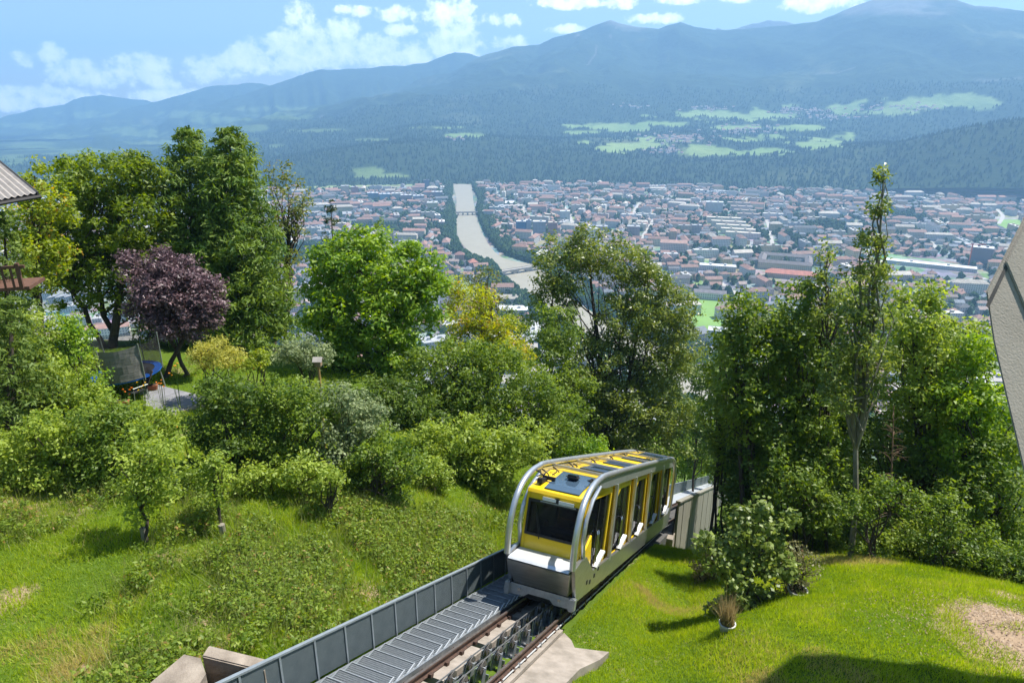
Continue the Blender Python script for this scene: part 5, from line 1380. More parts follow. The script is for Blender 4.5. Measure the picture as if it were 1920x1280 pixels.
M_bark = surf('bark', (.085, .065, .048), (.045, .035, .027), 9, .95, bump=.6, bscale=40, stretch=(1, 1, .3))
M_barkp = surf('pale_bark', (.20, .19, .14), (.12, .11, .075), 9, .9, bump=.4, bscale=40, stretch=(1, 1, .3))
def limb(mb, a, b, r0, r1, sag, r_, seg=5, n_=4):
    pts = []
    for k in range(n_ + 1):
        t = k / n_; p = a * (1 - t) + b * t + np.array([0, 0, sag * math.sin(math.pi * t)]) + (r_.normal(size=3) * .05 * np.linalg.norm(b - a) * math.sin(math.pi * t))
        pts.append(p)
    mb.tube(pts, [r0 + (r1 - r0) * k / n_ for k in range(n_ + 1)], seg, cap=False)
def tree(name, label, t, base_px, lobes, mat, size=.16, cr=.5, npc=46, seed=1, trunk_r=.16, stems=1, fill=1.0, cat='tree', group=None, up=.55, tri=True, bark=None, aspect=.6, hang=0, branches=34, base_xy=None, inner=.25, jit=.16):
    r_ = np.random.default_rng(seed)
    L = lobes_px(lobes, t)
    if base_xy is None:
        b = at(base_px[0], base_px[1], t); bx, by = b[0], b[1]
    else: bx, by = base_xy
    bz = gz(bx, by); root = thing(name, (bx, by, bz), label, cat, group)
    if cat == 'shrub':
        rm = max(.3, .8 * float(np.mean([l[1] for l in L]))); n0 = max(1, len(L) - 1)
        for k_ in range(n0):
            lc = L[k_][0]; x_, y_ = .5 * lc[0] + .5 * bx, .5 * lc[1] + .5 * by
            L = L + [(np.array([x_, y_, gz(x_, y_) + .35 * rm]), rm, rm, rm * .55)]
    C = clumps(L, cr, seed, fill, inner); C = C[C[:, 2] > ground(C[:, 0], C[:, 1]) + cr * .4]
    crown_obj('crown', leaf_geo(C, cr * r_.uniform(.75, 1.3, len(C)), npc, size, seed, up, aspect, tri, hang=hang, jit=jit), mat, root, (bx, by, bz))
    mb = MB(); base = np.array([bx, by, bz - .2])
    topc = max(L, key=lambda l: l[0][2])[0]; cen = np.mean([l[0] for l in L], 0)
    sk = []
    for s_ in range(stems):
        off = r_.normal(size=3) * np.array([1, 1, 0]) * (.25 if stems > 1 else .02)
        tgt = L[(s_ * 2 + 1) % len(L)][0] if stems > 1 else topc
        pts = []
        for k in range(8):
            u_ = k / 7; p = (base + off) * (1 - u_) + tgt * u_
            if stems == 1: p[:2] = (base + off)[:2] * (1 - u_) ** 1.0 + tgt[:2] * u_
            p = p + r_.normal(size=3) * np.array([.08, .08, 0]) * (1 if 0 < k < 7 else 0)
            pts.append(p)
        mb.tube(pts, [trunk_r * (1 - .85 * k / 7) * (1.0 if s_ == 0 else .7) + .01 for k in range(8)], 7, cap=False); sk.append(pts)
    pick = r_.permutation(len(C))[:branches]
    for i in pick:
        st = sk[r_.integers(len(sk))]; c = C[i]
        zs = [p for p in st if p[2] < c[2] - .1] or [st[0]]
        a = zs[-1] if len(zs) == 1 else zs[r_.integers(max(1, len(zs) // 2), len(zs))]
        ln = np.linalg.norm(c - a); limb(mb, a, c, min(.06, .018 * ln + .008), .006, .04 * ln, r_)
    mb.build('trunk', bark or M_bark, root)
    return root
def conifer(name, label, t, base_px, apex_px, halfw_px, mat, size=.20, seed=1, tiers=26, per=9, group=None, droop=.25, npc=30, cr=.42, power=.75, cat='tree', low=.06):
    r_ = np.random.default_rng(seed)
    b = at(base_px[0], base_px[1], t); bx, by = b[0], b[1]; bz = gz(bx, by); top = at(apex_px[0], apex_px[1], t)
    root = thing(name, (bx, by, bz), label, cat, group); Rm = halfw_px * t / FPX; base = np.array([bx, by, bz])
    C, cl = [], []; mb = MB(); axis = top - base
    mb.tube([base - UP*.2, base + axis*.5, top - UP*.2], [.20, .11, .015], 7, cap=False)
    for i in range(tiers):
        u_ = low + (1 - low) * (i + r_.uniform(-.3, .3)) / tiers; u_ = min(max(u_, .03), .99)
        p0 = base + axis * u_; rad = Rm * (1 - u_) ** power * r_.uniform(.85, 1.1); k_ = max(4, int(per * (1 - u_ * .6)))
        ph = r_.uniform(0, 6.3)
        for k in range(k_):
            a = ph + 2*math.pi*k/k_ + r_.normal()*.2; rr2 = rad * r_.uniform(.72, 1.15)
            tip = p0 + np.array([math.cos(a)*rr2, math.sin(a)*rr2, -droop*rr2 + .18])
            for f in ((.45, .75, 1.0) if rr2 > .9 else (.6, 1.0)):
                C.append(p0 + (tip - p0) * f + r_.normal(size=3)*.08); cl.append(cr * (.75 + .35*f) * (1 if rr2 > .7 else .6))
            if rr2 > 1.0 and k % 3 == 0: limb(mb, p0, tip, .03, .006, .0, r_, 4, 2)
    C.append(top); cl.append(.18)
    C = np.array(C); cl = np.array(cl)
    crown_obj('crown', leaf_geo(C, cl, npc, size, seed, .35, .30, True, .6, hang=.35), mat, root, (bx, by, bz))
    mb.build('trunk', M_bark, root); return root

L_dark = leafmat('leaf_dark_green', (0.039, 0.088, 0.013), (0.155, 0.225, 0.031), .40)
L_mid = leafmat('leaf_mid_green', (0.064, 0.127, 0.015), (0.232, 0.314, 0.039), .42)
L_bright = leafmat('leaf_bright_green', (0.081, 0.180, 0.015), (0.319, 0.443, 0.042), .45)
L_yelg = leafmat('leaf_yellow_green', (0.119, 0.188, 0.015), (0.364, 0.420, 0.039), .45, autumn=(.42, .26, .03))
L_olive = leafmat('leaf_olive', (0.075, 0.106, 0.018), (0.238, 0.259, 0.053), .40, autumn=(.30, .17, .04))
L_lime = leafmat('leaf_lime_spray', (0.130, 0.210, 0.020), (0.360, 0.440, 0.070), .42)
L_con = leafmat('needle_green', (0.052, 0.120, 0.016), (0.207, 0.287, 0.036), .30, .6)
L_conb = leafmat('needle_light', (0.075, 0.131, 0.022), (0.210, 0.287, 0.056), .35, .6)
L_purple = leafmat('leaf_purple', (.055, .028, .034), (.27, .175, .185), .25, .45, .5)
L_gold = leafmat('leaf_gold', (0.237, 0.250, 0.037), (0.588, 0.560, 0.119), .40)
L_grey = leafmat('leaf_greygreen', (0.094, 0.138, 0.050), (0.322, 0.378, 0.182), .35)
L_asp = leafmat('leaf_aspen', (0.075, 0.125, 0.019), (0.266, 0.322, 0.056), .42, .4, .5)

# --- left: behind the garden
tree('beech_tree', 'broad dark beech behind the trampoline with yellow-green sunlit top', 35, (215,660), [(205,345,80,60),(255,330,45,45),(150,340,45,50,-1),(150,430,85,80),(245,430,80,85),(95,470,60,80),(200,520,95,75),(280,520,50,80,1),(160,288,13,18),(235,292,14,18),(290,318,16,20),(118,340,16,18),(200,300,14,16),(262,300,12,14)], leafmat('leaf_beech', (0.060, 0.120, 0.010), (0.240, 0.310, 0.024), .45), .19, .52, 44, 11, .22, 3, 1.0, branches=50)
tree('maple_tree', 'slim yellow-green tree beside the chalet roof at the left edge', 31, (70,640), [(65,330,22,38),(95,380,45,50),(45,420,50,60),(80,480,60,60),(35,520,45,50)], L_yelg, .17, .48, 42, 12, .14, 1, .9, branches=30)
conifer('thuja_tree', 'tall conical evergreen, left one of the close pair', 37, (372,660), (352,242), 98, L_con, .30, 13, 34, 12, 'pair of tall evergreens', .12, 36, .55, .5)
conifer('thuja_tree', 'tall conical evergreen, right one of the close pair', 36, (470,662), (428,243), 96, L_con, .30, 14, 34, 12, 'pair of tall evergreens', .12, 36, .55, .5)
tree('field_maple', 'thin yellowing tree with open crown right of the evergreen pair', 39, (520,640), [(522,330,30,28),(545,375,40,40),(520,420,42,40),(555,420,28,30),(530,480,38,35),(520,540,30,40)], L_olive, .17, .5, 26, 15, .12, 2, .62, branches=40)
conifer('fir_tree', 'small ragged fir in front of the town left of the river', 46, (622,560), (620,376), 44, leafmat('needle_dark', (0.027, 0.050, 0.018), (0.098, 0.126, 0.039), .25), .22, 16, 13, 8, None, -.35, 20, .36, .55)
tree('sapling', 'thin sapling tip beside the small ragged fir', 44, (712,600), [(712,425,12,18),(714,460,20,22),(716,500,24,26)], L_mid, .15, .36, 22, 17, .05, 1, .6, branches=10, cat='tree')
tree('plum_tree', 'rounded purple-leaved tree above the trampoline', 30, (330,668), [(320,540,72,56),(370,572,42,50),(285,575,50,48),(335,605,60,34),(300,505,44,34),(250,502,26,24),(358,522,44,28),(390,590,22,24),(236,486,18,14),(405,530,16,18),(412,570,14,22),(300,478,18,12),(350,492,18,12)], L_purple, .14, .40, 52, 18, .12, 3, 1.05, branches=30, jit=.22)
tree('chestnut_tree', 'large bright green tree with upright leafy sprays at centre left', 33, (742,705), [(690,505,95,60),(630,500,48,50),(765,500,32,45),(775,560,62,60),(700,590,110,80),(620,590,48,75),(720,660,95,60),(800,520,38,40),(660,460,36,28),(640,650,50,50),(600,478,16,24),(668,444,18,18),(712,452,18,20),(762,468,14,22),(818,502,18,22),(838,540,14,18),(590,540,18,26)], L_bright, .20, .52, 48, 19, .24, 1, 1.05, branches=44, up=.7)
tree('locust_tree', 'yellow-green locust tree between the bright green tree and the river', 36, (905,700), [(870,590,52,45),(935,620,48,36),(900,650,80,50),(960,660,40,40),(860,545,26,30),(905,560,26,26),(980,690,30,30)], leafmat('leaf_locust', (0.150, 0.213, 0.013), (0.476, 0.490, 0.028), .48, autumn=(.50, .33, .03)), .14, .46, 46, 20, .14, 2, .85, branches=34)
tree('robinia_tree', 'thin feathery treetop right above the yellow-green locust', 38, (905,640), [(882,530,20,22),(915,520,26,22),(900,575,34,26),(940,570,24,20)], L_olive, .13, .40, 30, 21, .07, 1, .6, branches=20)
tree('lime_tree', 'tall multi-stemmed tree with open crown standing behind the car', 45, (1140,850), [(1050,500,62,58),(1105,470,50,45),(1165,490,60,50),(1215,540,52,50),(1262,580,45,55),(1035,575,52,40),(1180,600,90,60),(1110,690,100,70),(1230,680,60,65),(1160,770,100,75),(1280,650,35,60),(1090,800,70,70),(1190,840,95,45),(1250,770,60,60)], leafmat('leaf_lime_tree', (0.058, 0.108, 0.014), (0.255, 0.299, 0.050), .38, .4, .5), .19, .60, 40, 22, .26, 5, 1.25, branches=90, inner=.2)
tree('hornbeam_tree', 'lighter green tree in front of the multi-stemmed tree', 42, (1040,850), [(1045,615,42,50),(1030,680,52,60),(1060,740,62,60),(1020,780,55,50)], L_mid, .18, .52, 44, 23, .14, 2, .85, branches=26)
# shrubs running down the slope left of the car
for i, (nm, lab, t, b, lb, m, sd) in enumerate((
 ('slope_shrub', 'dense shrub mass below the yellow-green locust', 31, (870,760), [(860,680,75,52),(930,690,70,48),(800,700,52,48),(890,750,95,60)], L_mid, 31),
 ('slope_shrub', 'dense shrub right of the locust shrub mass, above the car roof', 33, (1010,800), [(990,740,65,55),(1040,790,58,58),(960,790,70,50)], L_mid, 32),
 ('slope_shrub', 'pale-leaved shrub mass directly left of the car roof', 27, (880,890), [(870,820,70,50),(930,850,65,48),(800,840,60,52),(985,830,55,45),(900,890,60,36)], L_lime, 33),
 ('slope_shrub', 'dark shrub tucked between hedge and bright green tree', 29, (740,790), [(740,770,60,60),(790,790,60,55),(700,740,50,40)], L_dark, 34),
 ('slope_shrub', 'low shrub behind the car roof at the foot of the multi-stemmed tree', 35, (1060,860), [(1060,850,50,45),(1110,850,45,36)], L_bright, 35),
 ('slope_shrub', 'bright bush right behind the rear of the car', 70, (1270,880), [(1255,850,36,40),(1290,870,30,30),(1225,835,36,30)], L_bright, 36))):
    tree(nm, lab, t, b, lb, m, .14, .42, 44, sd, .05, 4, 1.0, 'shrub', 'shrubs on the slope left of the car', branches=16)
for i, (t, b, lb, m, lab) in enumerate((
 (62, (1312,800), [(1318,700,34,50),(1300,770,42,50),(1330,820,36,50)], L_dark, 'dark tree seen in the gap right of the multi-stemmed tree'),
 (78, (1230,870), [(1215,800,50,40),(1275,790,50,40),(1250,840,50,36)], L_dark, 'dark tree directly behind the rear of the car'),
 (70, (1290,860), [(1290,830,40,40),(1330,860,36,36)], L_mid, 'lower tree in the gap above the panel wall'),
 (85, (930,640), [(905,545,20,14),(960,600,26,22),(985,620,24,22)], L_dark, 'distant dark trees showing right of the locust'),
 (95, (1250,700), [(1280,690,26,30),(1250,720,28,26)], L_mid, 'distant tree showing through the right of the multi-stemmed tree'))):
    tree('slope_tree', lab, t, b, lb, m, .26, .75, 40, 40 + i, .12, 1, .9, 'tree', 'trees down the slope', branches=12)
r_ = np.random.default_rng(404); C, Rr = [], []
for k in range(170):
    x_, y_ = r_.uniform(-60, 110), r_.uniform(66, 330)
    z_ = gz(x_, y_); px_, py_, zc_ = project(np.array([x_, y_, z_])); hh = r_.uniform(9, 17)
    if not (820 < px_ < 1500): continue
    n_ = 34; d_ = r_.normal(size=(n_, 3)); d_ /= np.linalg.norm(d_, axis=1)[:, None]
    C.append(np.array([x_, y_, z_ + hh * .58]) + d_ * np.array([hh*.33, hh*.33, hh*.42]) * r_.uniform(.6, 1.05, (n_, 1))); Rr += list(r_.uniform(.8, 1.4, n_))
C = np.concatenate(C); geo = leaf_geo(C, np.array(Rr), 26, .42, 17, .55, .7, True)
me = np_mesh('hillside_wood', geo[0], geo[1], [L_mid], False, {'tint': ('FACE', 'FLOAT', geo[2])}); tag(link('hillside_wood', me), 'wood of tree crowns covering the slope down to the town', 'forest', kind='stuff')
# --- left garden shrubs
S = lambda nm, lab, t, b, lb, m, sd, size=.12, cr=.34, npc=50, fill=1.0, grp=None, st=4, tri=False, **k: tree(nm, lab, t, b, lb, m, size, cr, npc, sd, .03, st, fill, 'shrub', grp, tri=tri, branches=14, **k)
S('gold_shrub', 'golden-yellow feathery shrub beside the purple tree', 27, (410,700), [(408,662,46,30),(440,672,30,26),(375,668,28,26)], L_gold, 51, .12, .28, 46, aspect=.3)
S('green_shrub', 'small fresh green shrub right of the golden one', 27, (484,702), [(484,676,26,26)], L_yelg, 52, .11, .26)
S('variegated_shrub', 'grey-green variegated shrub left of the bird house', 29, (565,705), [(555,662,48,32),(590,672,36,32)], L_grey, 53, .11, .30)
S('hedge_shrub', 'glossy dark hedge shrub beside the slab terrace', 22.5, (430,880), [(420,745,60,42),(470,760,55,48),(400,800,48,55),(450,840,70,60)], L_dark, 54, grp='hedge shrubs along the lawn')
S('hedge_shrub', 'tall glossy hedge shrub in the middle of the hedge', 22.5, (550,880), [(530,745,60,40),(570,770,62,55),(530,830,65,62)], L_mid, 55, grp='hedge shrubs along the lawn')
S('hedge_shrub', 'hedge shrub under the bird house with pale tips', 22.8, (650,880), [(640,770,62,50),(690,790,44,48),(640,840,60,50)], L_grey, 56, grp='hedge shrubs along the lawn')
S('hedge_shrub', 'light green low shrub at the right end of the hedge', 22, (720,890), [(710,850,48,46),(760,870,46,36),(670,880,40,32)], L_mid, 57, grp='hedge shrubs along the lawn')
S('hedge_shrub', 'low pale bush in front of the hedge middle', 21, (590,910), [(575,880,46,34),(620,890,30,28),(540,890,30,25)], L_lime, 58, grp='hedge shrubs along the lawn')
S('bramble_shrub', 'large pale green bush at the far left above the lawn', 21.5, (90,930), [(60,830,75,60),(140,810,70,52),(20,870,50,55),(110,880,85,42)], L_lime, 59, grp='bushes at the left edge')
S('bramble_shrub', 'large shady bush left of the front sapling', 21.5, (220,930), [(200,790,62,46),(240,840,68,58),(190,880,70,42)], L_mid, 60, grp='bushes at the left edge')
S('bramble_shrub', 'leafy bush below the chalet balcony', 25, (60,760), [(50,680,68,52),(110,720,68,46),(20,740,46,50),(150,750,52,36),(60,620,46,40)], L_lime, 61, grp='bushes at the left edge')
S('bramble_shrub', 'bright bush just left of the trampoline', 26, (150,720), [(140,650,36,46),(175,720,30,30),(115,620,34,36)], L_bright, 62, grp='bushes at the left edge')
S('bramble_shrub', 'leafy bush in front of the slab terrace', 22.8, (250,840), [(225,790,42,26),(300,795,46,24),(265,812,52,28)], L_lime, 63, grp='bushes at the left edge')
conifer('spruce_tree', 'light green young spruce at the left edge under the balcony', 23.5, (10,790), (20,560), 100, L_conb, .20, 64, 16, 9, None, .15, 26, .34, .7)
conifer('spruce_tree', 'light green spruce beside the chalet wall at the left edge', 25.5, (-5,640), (5,400), 85, L_conb, .22, 65, 16, 9, None, .15, 26, .38, .7)
tree('front_sapling', 'young yellow-green tree with trunk guard in front of the left bushes', 18.3, (272,1010), [(262,850,58,48),(310,860,42,38),(250,910,52,45),(300,920,38,40),(265,955,36,26)], L_lime, .11, .32, 40, 66, .045, 1, .8, 'tree', 'saplings on the lawn', tri=False, branches=22)
tree('front_sapling', 'small young tree with pale trunk base right of the larger sapling', 18.8, (414,975), [(405,860,30,32),(412,905,30,36),(385,890,20,26)], L_lime, .11, .28, 38, 67, .045, 1, .75, 'tree', 'saplings on the lawn', tri=False, branches=14)
for i_, (px_, py_, m_, lab_) in enumerate(((345,935,L_mid,'low leafy bush between the two saplings'),(480,930,L_lime,'low pale bush at the lawn edge right of the smaller sapling'),(700,925,L_mid,'low bush at the right end of the lawn edge'),(800,915,L_lime,'pale low bush between the hedge and the car'),(880,905,L_mid,'green low bush close to the car roof'))):
    p_ = on_ground(px_, py_); t_ = project(p_)[2]
    S('lawn_bush', lab_, t_, (px_, py_), [(px_, py_ - 34, 40, 30), (px_ + 30, py_ - 24, 28, 24), (px_ - 30, py_ - 22, 26, 22)], m_, 170 + i_, .11, .28, 42, .95, 'low bushes along the lawn edge', base_xy=p_[:2])
S('lawn_bush', 'small round bush at the edge of the lawn under the hedge', 20, (615,935), [(615,905,26,26)], L_lime, 68, .10, .22)
for (px, py, lab) in ((272,1010,'pale plastic guard round the larger sapling trunk'), (414,975,'pale plastic guard round the smaller sapling trunk')):
    p = at(px, py, 18.5); p[2] = gz(p[0], p[1])
    o = MB().tube([p - UP*.03, p + UP*.38], .085, 10).build('trunk_guard', surf('guard_plastic', (.26, .23, .18), (.2, .18, .14), 6, .8), base=p); tag(o, lab, 'trunk guard', 'sapling trunk guards')

# --- right: thicket behind the lawn
tree('aspen_tree', 'tall slender aspen with pale trunk rising above the town', 24, (1598,1040), [(1657,330,9,34),(1652,385,20,36),(1640,450,32,40),(1632,520,50,45),(1620,590,66,50),(1612,660,76,55),(1590,730,70,50)], L_asp, .13, .36, 34, 71, .10, 1, .8, bark=M_barkp, branches=60, inner=.4)
G2 = 'trees of the thicket behind the right lawn'
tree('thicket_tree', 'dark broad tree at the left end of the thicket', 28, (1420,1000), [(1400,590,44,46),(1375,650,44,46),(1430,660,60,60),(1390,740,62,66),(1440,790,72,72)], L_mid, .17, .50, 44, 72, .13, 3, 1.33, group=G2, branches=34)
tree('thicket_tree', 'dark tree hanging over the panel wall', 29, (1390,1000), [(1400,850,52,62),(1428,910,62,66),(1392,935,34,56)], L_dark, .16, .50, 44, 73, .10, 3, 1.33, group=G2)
tree('thicket_tree', 'tall leafy tree left of the aspen trunk', 27.5, (1505,1020), [(1500,570,36,48),(1480,630,46,50),(1520,680,66,60),(1510,770,74,72),(1530,860,70,70)], L_mid, .16, .48, 44, 74, .12, 3, 1.26, group=G2, branches=34)
tree('thicket_tree', 'thin twiggy treetop left of the aspen top', 27, (1560,1000), [(1550,490,18,36),(1535,530,26,32),(1570,560,26,36),(1545,600,36,36)], L_asp, .14, .36, 28, 75, .06, 1, .6, group=G2, branches=26)
tree('thicket_tree', 'yellow-green tree right of the aspen', 27, (1730,1040), [(1740,560,30,46),(1720,620,50,52),(1770,660,46,48),(1710,710,72,60),(1750,780,72,56)], L_lime, .15, .46, 42, 76, .11, 3, 1.19, group=G2, branches=34)
tree('thicket_tree', 'bright green tree beside the concrete pylon', 26, (1830,1060), [(1840,670,46,44),(1800,740,62,52),(1850,770,62,60),(1810,840,72,56)], L_bright, .15, .46, 44, 77, .11, 3, 1.33, group=G2, branches=30)
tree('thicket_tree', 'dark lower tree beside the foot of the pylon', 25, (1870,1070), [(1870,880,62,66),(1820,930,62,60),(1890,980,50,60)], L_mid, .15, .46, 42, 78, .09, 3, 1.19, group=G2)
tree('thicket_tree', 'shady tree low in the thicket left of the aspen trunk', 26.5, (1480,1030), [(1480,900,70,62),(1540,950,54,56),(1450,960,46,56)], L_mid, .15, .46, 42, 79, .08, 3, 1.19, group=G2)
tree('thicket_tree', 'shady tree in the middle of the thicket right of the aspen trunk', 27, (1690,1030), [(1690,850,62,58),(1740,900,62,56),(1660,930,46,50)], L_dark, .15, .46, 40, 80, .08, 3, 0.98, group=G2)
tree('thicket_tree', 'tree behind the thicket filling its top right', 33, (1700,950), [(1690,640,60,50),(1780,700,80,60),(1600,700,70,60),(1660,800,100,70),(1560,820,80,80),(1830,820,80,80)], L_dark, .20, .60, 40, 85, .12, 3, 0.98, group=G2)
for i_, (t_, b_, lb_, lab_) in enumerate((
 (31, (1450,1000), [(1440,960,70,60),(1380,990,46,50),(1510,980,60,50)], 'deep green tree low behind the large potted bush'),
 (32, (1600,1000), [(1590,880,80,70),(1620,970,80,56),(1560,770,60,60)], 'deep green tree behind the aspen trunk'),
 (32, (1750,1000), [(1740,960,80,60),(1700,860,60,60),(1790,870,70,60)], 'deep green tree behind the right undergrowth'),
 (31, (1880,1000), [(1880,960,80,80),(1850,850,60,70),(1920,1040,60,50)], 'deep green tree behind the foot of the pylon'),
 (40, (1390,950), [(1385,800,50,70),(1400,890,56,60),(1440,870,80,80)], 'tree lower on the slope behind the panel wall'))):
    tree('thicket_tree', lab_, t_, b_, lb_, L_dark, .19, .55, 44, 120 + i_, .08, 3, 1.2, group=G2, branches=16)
S('thicket_shrub', 'pale leafy shrub at the foot of the aspen', 23.5, (1640,1040), [(1640,920,52,36),(1690,935,40,34),(1600,950,36,32)], L_mid, 81, .11, .32, 40, .8, 'undergrowth of the thicket')
S('thicket_shrub', 'pale leafy shrub in the right of the undergrowth', 23.5, (1760,1060), [(1770,960,46,42),(1810,1000,46,42),(1730,1000,44,36)], L_mid, 82, .11, .32, 40, .75, 'undergrowth of the thicket')
for i_, (t_, b_, lb_, m_, lab_) in enumerate((
 (29.5, (1500,1000), [(1450,620,44,40),(1545,620,46,46),(1595,570,34,46),(1490,700,62,50),(1570,700,50,50)], L_lime, 'sunlit yellow-green crown filling the thicket left of the aspen'),
 (29.5, (1740,1000), [(1690,575,34,46),(1790,620,42,38),(1700,650,60,50),(1845,630,36,34),(1770,720,60,50)], L_lime, 'sunlit yellow-green crown filling the thicket right of the aspen'),
 (30, (1360,960), [(1365,640,26,30),(1350,700,34,44),(1345,780,40,50),(1350,850,30,36)], L_mid, 'leafy crown at the very left of the thicket above the panel wall'))):
    tree('thicket_tree', lab_, t_, b_, lb_, m_, .16, .46, 42, 160 + i_, .07, 3, .95, group=G2, branches=20)
UNDER = [(1535,1040,'L_mid'),(1580,1034,'L_dark'),(1650,1046,'L_mid'),(1700,1052,'L_lime'),(1752,1062,'L_dark'),(1800,1070,'L_mid'),(1850,1082,'L_dark'),(1900,1096,'L_mid'),(1950,1108,'L_dark')]
UL = ['at the left end of the thicket edge', 'just left of the aspen trunk', 'just right of the aspen trunk', 'below the dead conifer', 'under the yellow-green tree', 'at the middle of the right thicket edge', 'left of the pylon foot', 'at the pylon foot', 'cut off by the right picture edge']
for i_, (px_, py_, m_) in enumerate(UNDER):
    p_ = on_ground(px_, py_) + np.array([.25, .9, 0]); t_ = project(p_)[2]
    S('thicket_shrub', 'low bush ' + UL[i_], t_, (px_, py_), [(px_ + 4, py_ - 46, 36, 34), (px_ - 22, py_ - 30, 26, 28), (px_ + 26, py_ - 34, 26, 30)], globals()[m_], 140 + i_, .11, .28, 36, .85, 'undergrowth of the thicket', base_xy=p_[:2])
S('thicket_shrub', 'leafy shrub at the lawn edge below the pylon', 22.5, (1890,1070), [(1890,1040,42,32),(1840,1040,40,24)], L_mid, 83, .11, .30, 40, .7, 'undergrowth of the thicket')
# bare dry conifer inside the thicket
r_ = np.random.default_rng(5); b = at(1672, 1020, 25.5); bz = gz(b[0], b[1]); root = thing('dead_conifer', (b[0], b[1], bz), 'bare brown dead conifer inside the thicket right of the aspen', 'tree')
mb = MB(); tp_ = at(1676, 760, 25.5); base = np.array([b[0], b[1], bz]); mb.tube([base, tp_], [.06, .012], 6)
o = mb.build('trunk', surf('dead_wood', (.26, .16, .10), (.18, .11, .07), 9, .9), root); mb = MB()
for k in range(70):
    u_ = r_.uniform(.12, .95); p = base + (tp_ - base) * u_; a = r_.uniform(0, 6.3); l = .9 * (1 - u_) + .25
    q = p + np.array([math.cos(a)*l, math.sin(a)*l, r_.uniform(-.15, .3)]); mb.tube([p, (p+q)/2 + UP*.05, q], [.012, .008, .003], 4, cap=False)
tag(mb.build('twigs', MATS['dead_wood'], root), kind='stuff')

# --- potted plants on the right lawn
def pot_spot(px, py): 
    p = on_ground(px, py); return p
p1 = pot_spot(1362, 1182); pot('plant_pot', p1 - UP*.02, .20, .28, M_stone, 'pale round pot holding dry grass on the right lawn', 'pots on the right lawn')
p2 = pot_spot(1398, 1142); pot('plant_pot', p2 - UP*.02, .27, .26, M_concd, 'dark pot hidden under the large leafy bush on the right lawn', 'pots on the right lawn')
p3 = pot_spot(1494, 1116); pot('plant_pot', p3 - UP*.02, .27, .24, M_stone, 'grey pot under the thin-leaved bush on the right lawn', 'pots on the right lawn')
t2 = project(p2)[2]; t3 = project(p3)[2]; t1 = project(p1)[2]
tree('potted_bush', 'large leafy bush in a pot on the right lawn', t2, (1398,1135), [(1395,1005,44,40),(1345,1040,40,34),(1450,1020,44,36),(1400,1065,60,42),(1478,975,16,20),(1425,955,20,24),(1392,962,16,18),(1320,1010,18,18),(1390,1108,30,22),(1460,1065,34,30)], leafmat('leaf_hazel', (.075, .125, .020), (.300, .370, .085), .38, .45, .5), .15, .26, 22, 91, .035, 4, .85, 'shrub', 'potted shrubs on the right lawn', tri=False, aspect=.75, base_xy=p2[:2], branches=20)
tree('potted_bush', 'thin-leaved reddish-tinged bush in a grey pot on the right lawn', t3, (1494,1110), [(1490,1040,34,32),(1510,1060,26,30),(1470,1060,26,28),(1490,1080,28,22)], leafmat('leaf_thin', (0.088, 0.100, 0.035), (0.308, 0.280, 0.112), .35, autumn=(.34, .20, .12)), .075, .24, 34, 92, .02, 6, .75, 'shrub', 'potted shrubs on the right lawn', tri=False, base_xy=p3[:2], branches=24)
ps = pot_spot(1318, 1092); ts = project(ps)[2]
tree('small_shrub', 'small reddish shrub left of the large potted bush', ts, (1318,1092), [(1312,1064,18,15),(1335,1050,22,18),(1345,1075,18,18)], leafmat('leaf_reddish', (0.138, 0.131, 0.050), (0.420, 0.322, 0.154), .35), .10, .20, 30, 93, .015, 4, .8, 'shrub', None, tri=False, base_xy=ps[:2], branches=12)
def blades(P, h, w, seed, lean=.5, k=None):
    r_ = np.random.default_rng(seed); n_ = len(P); a = r_.uniform(0, 2*np.pi, n_); l = np.abs(r_.normal(0, lean, n_))
    tip = P + np.c_[np.cos(a)*l*h, np.sin(a)*l*h, h]; b = r_.uniform(0, 2*np.pi, n_); s_ = np.c_[np.cos(b), np.sin(b), np.zeros(n_)] * (w * .5)[:, None]
    V = np.stack([P - s_, P + s_, tip], 1); return V.reshape(-1, 3), np.arange(3*n_).reshape(-1, 3)
L_dry = leafmat('dry_grass', (.22, .16, .07), (.40, .33, .16), .3)
n_ = 420; a = rng.uniform(0, 6.3, n_); r0 = .16 * rng.random(n_) ** .5
P = p1 + np.c_[r0*np.cos(a), r0*np.sin(a), np.full(n_, .22)]
V, F = blades(P, rng.uniform(.35, 1.0, n_), np.full(n_, .014), 3, .32)
me = np_mesh('potted_grass', V - p1, F, [L_dry], False, {'tint': ('FACE', 'FLOAT', rng.random(n_))}); tag(link('potted_grass', me, None, tuple(p1)), 'tuft of dry ornamental grass growing in the pale round pot', 'grass')
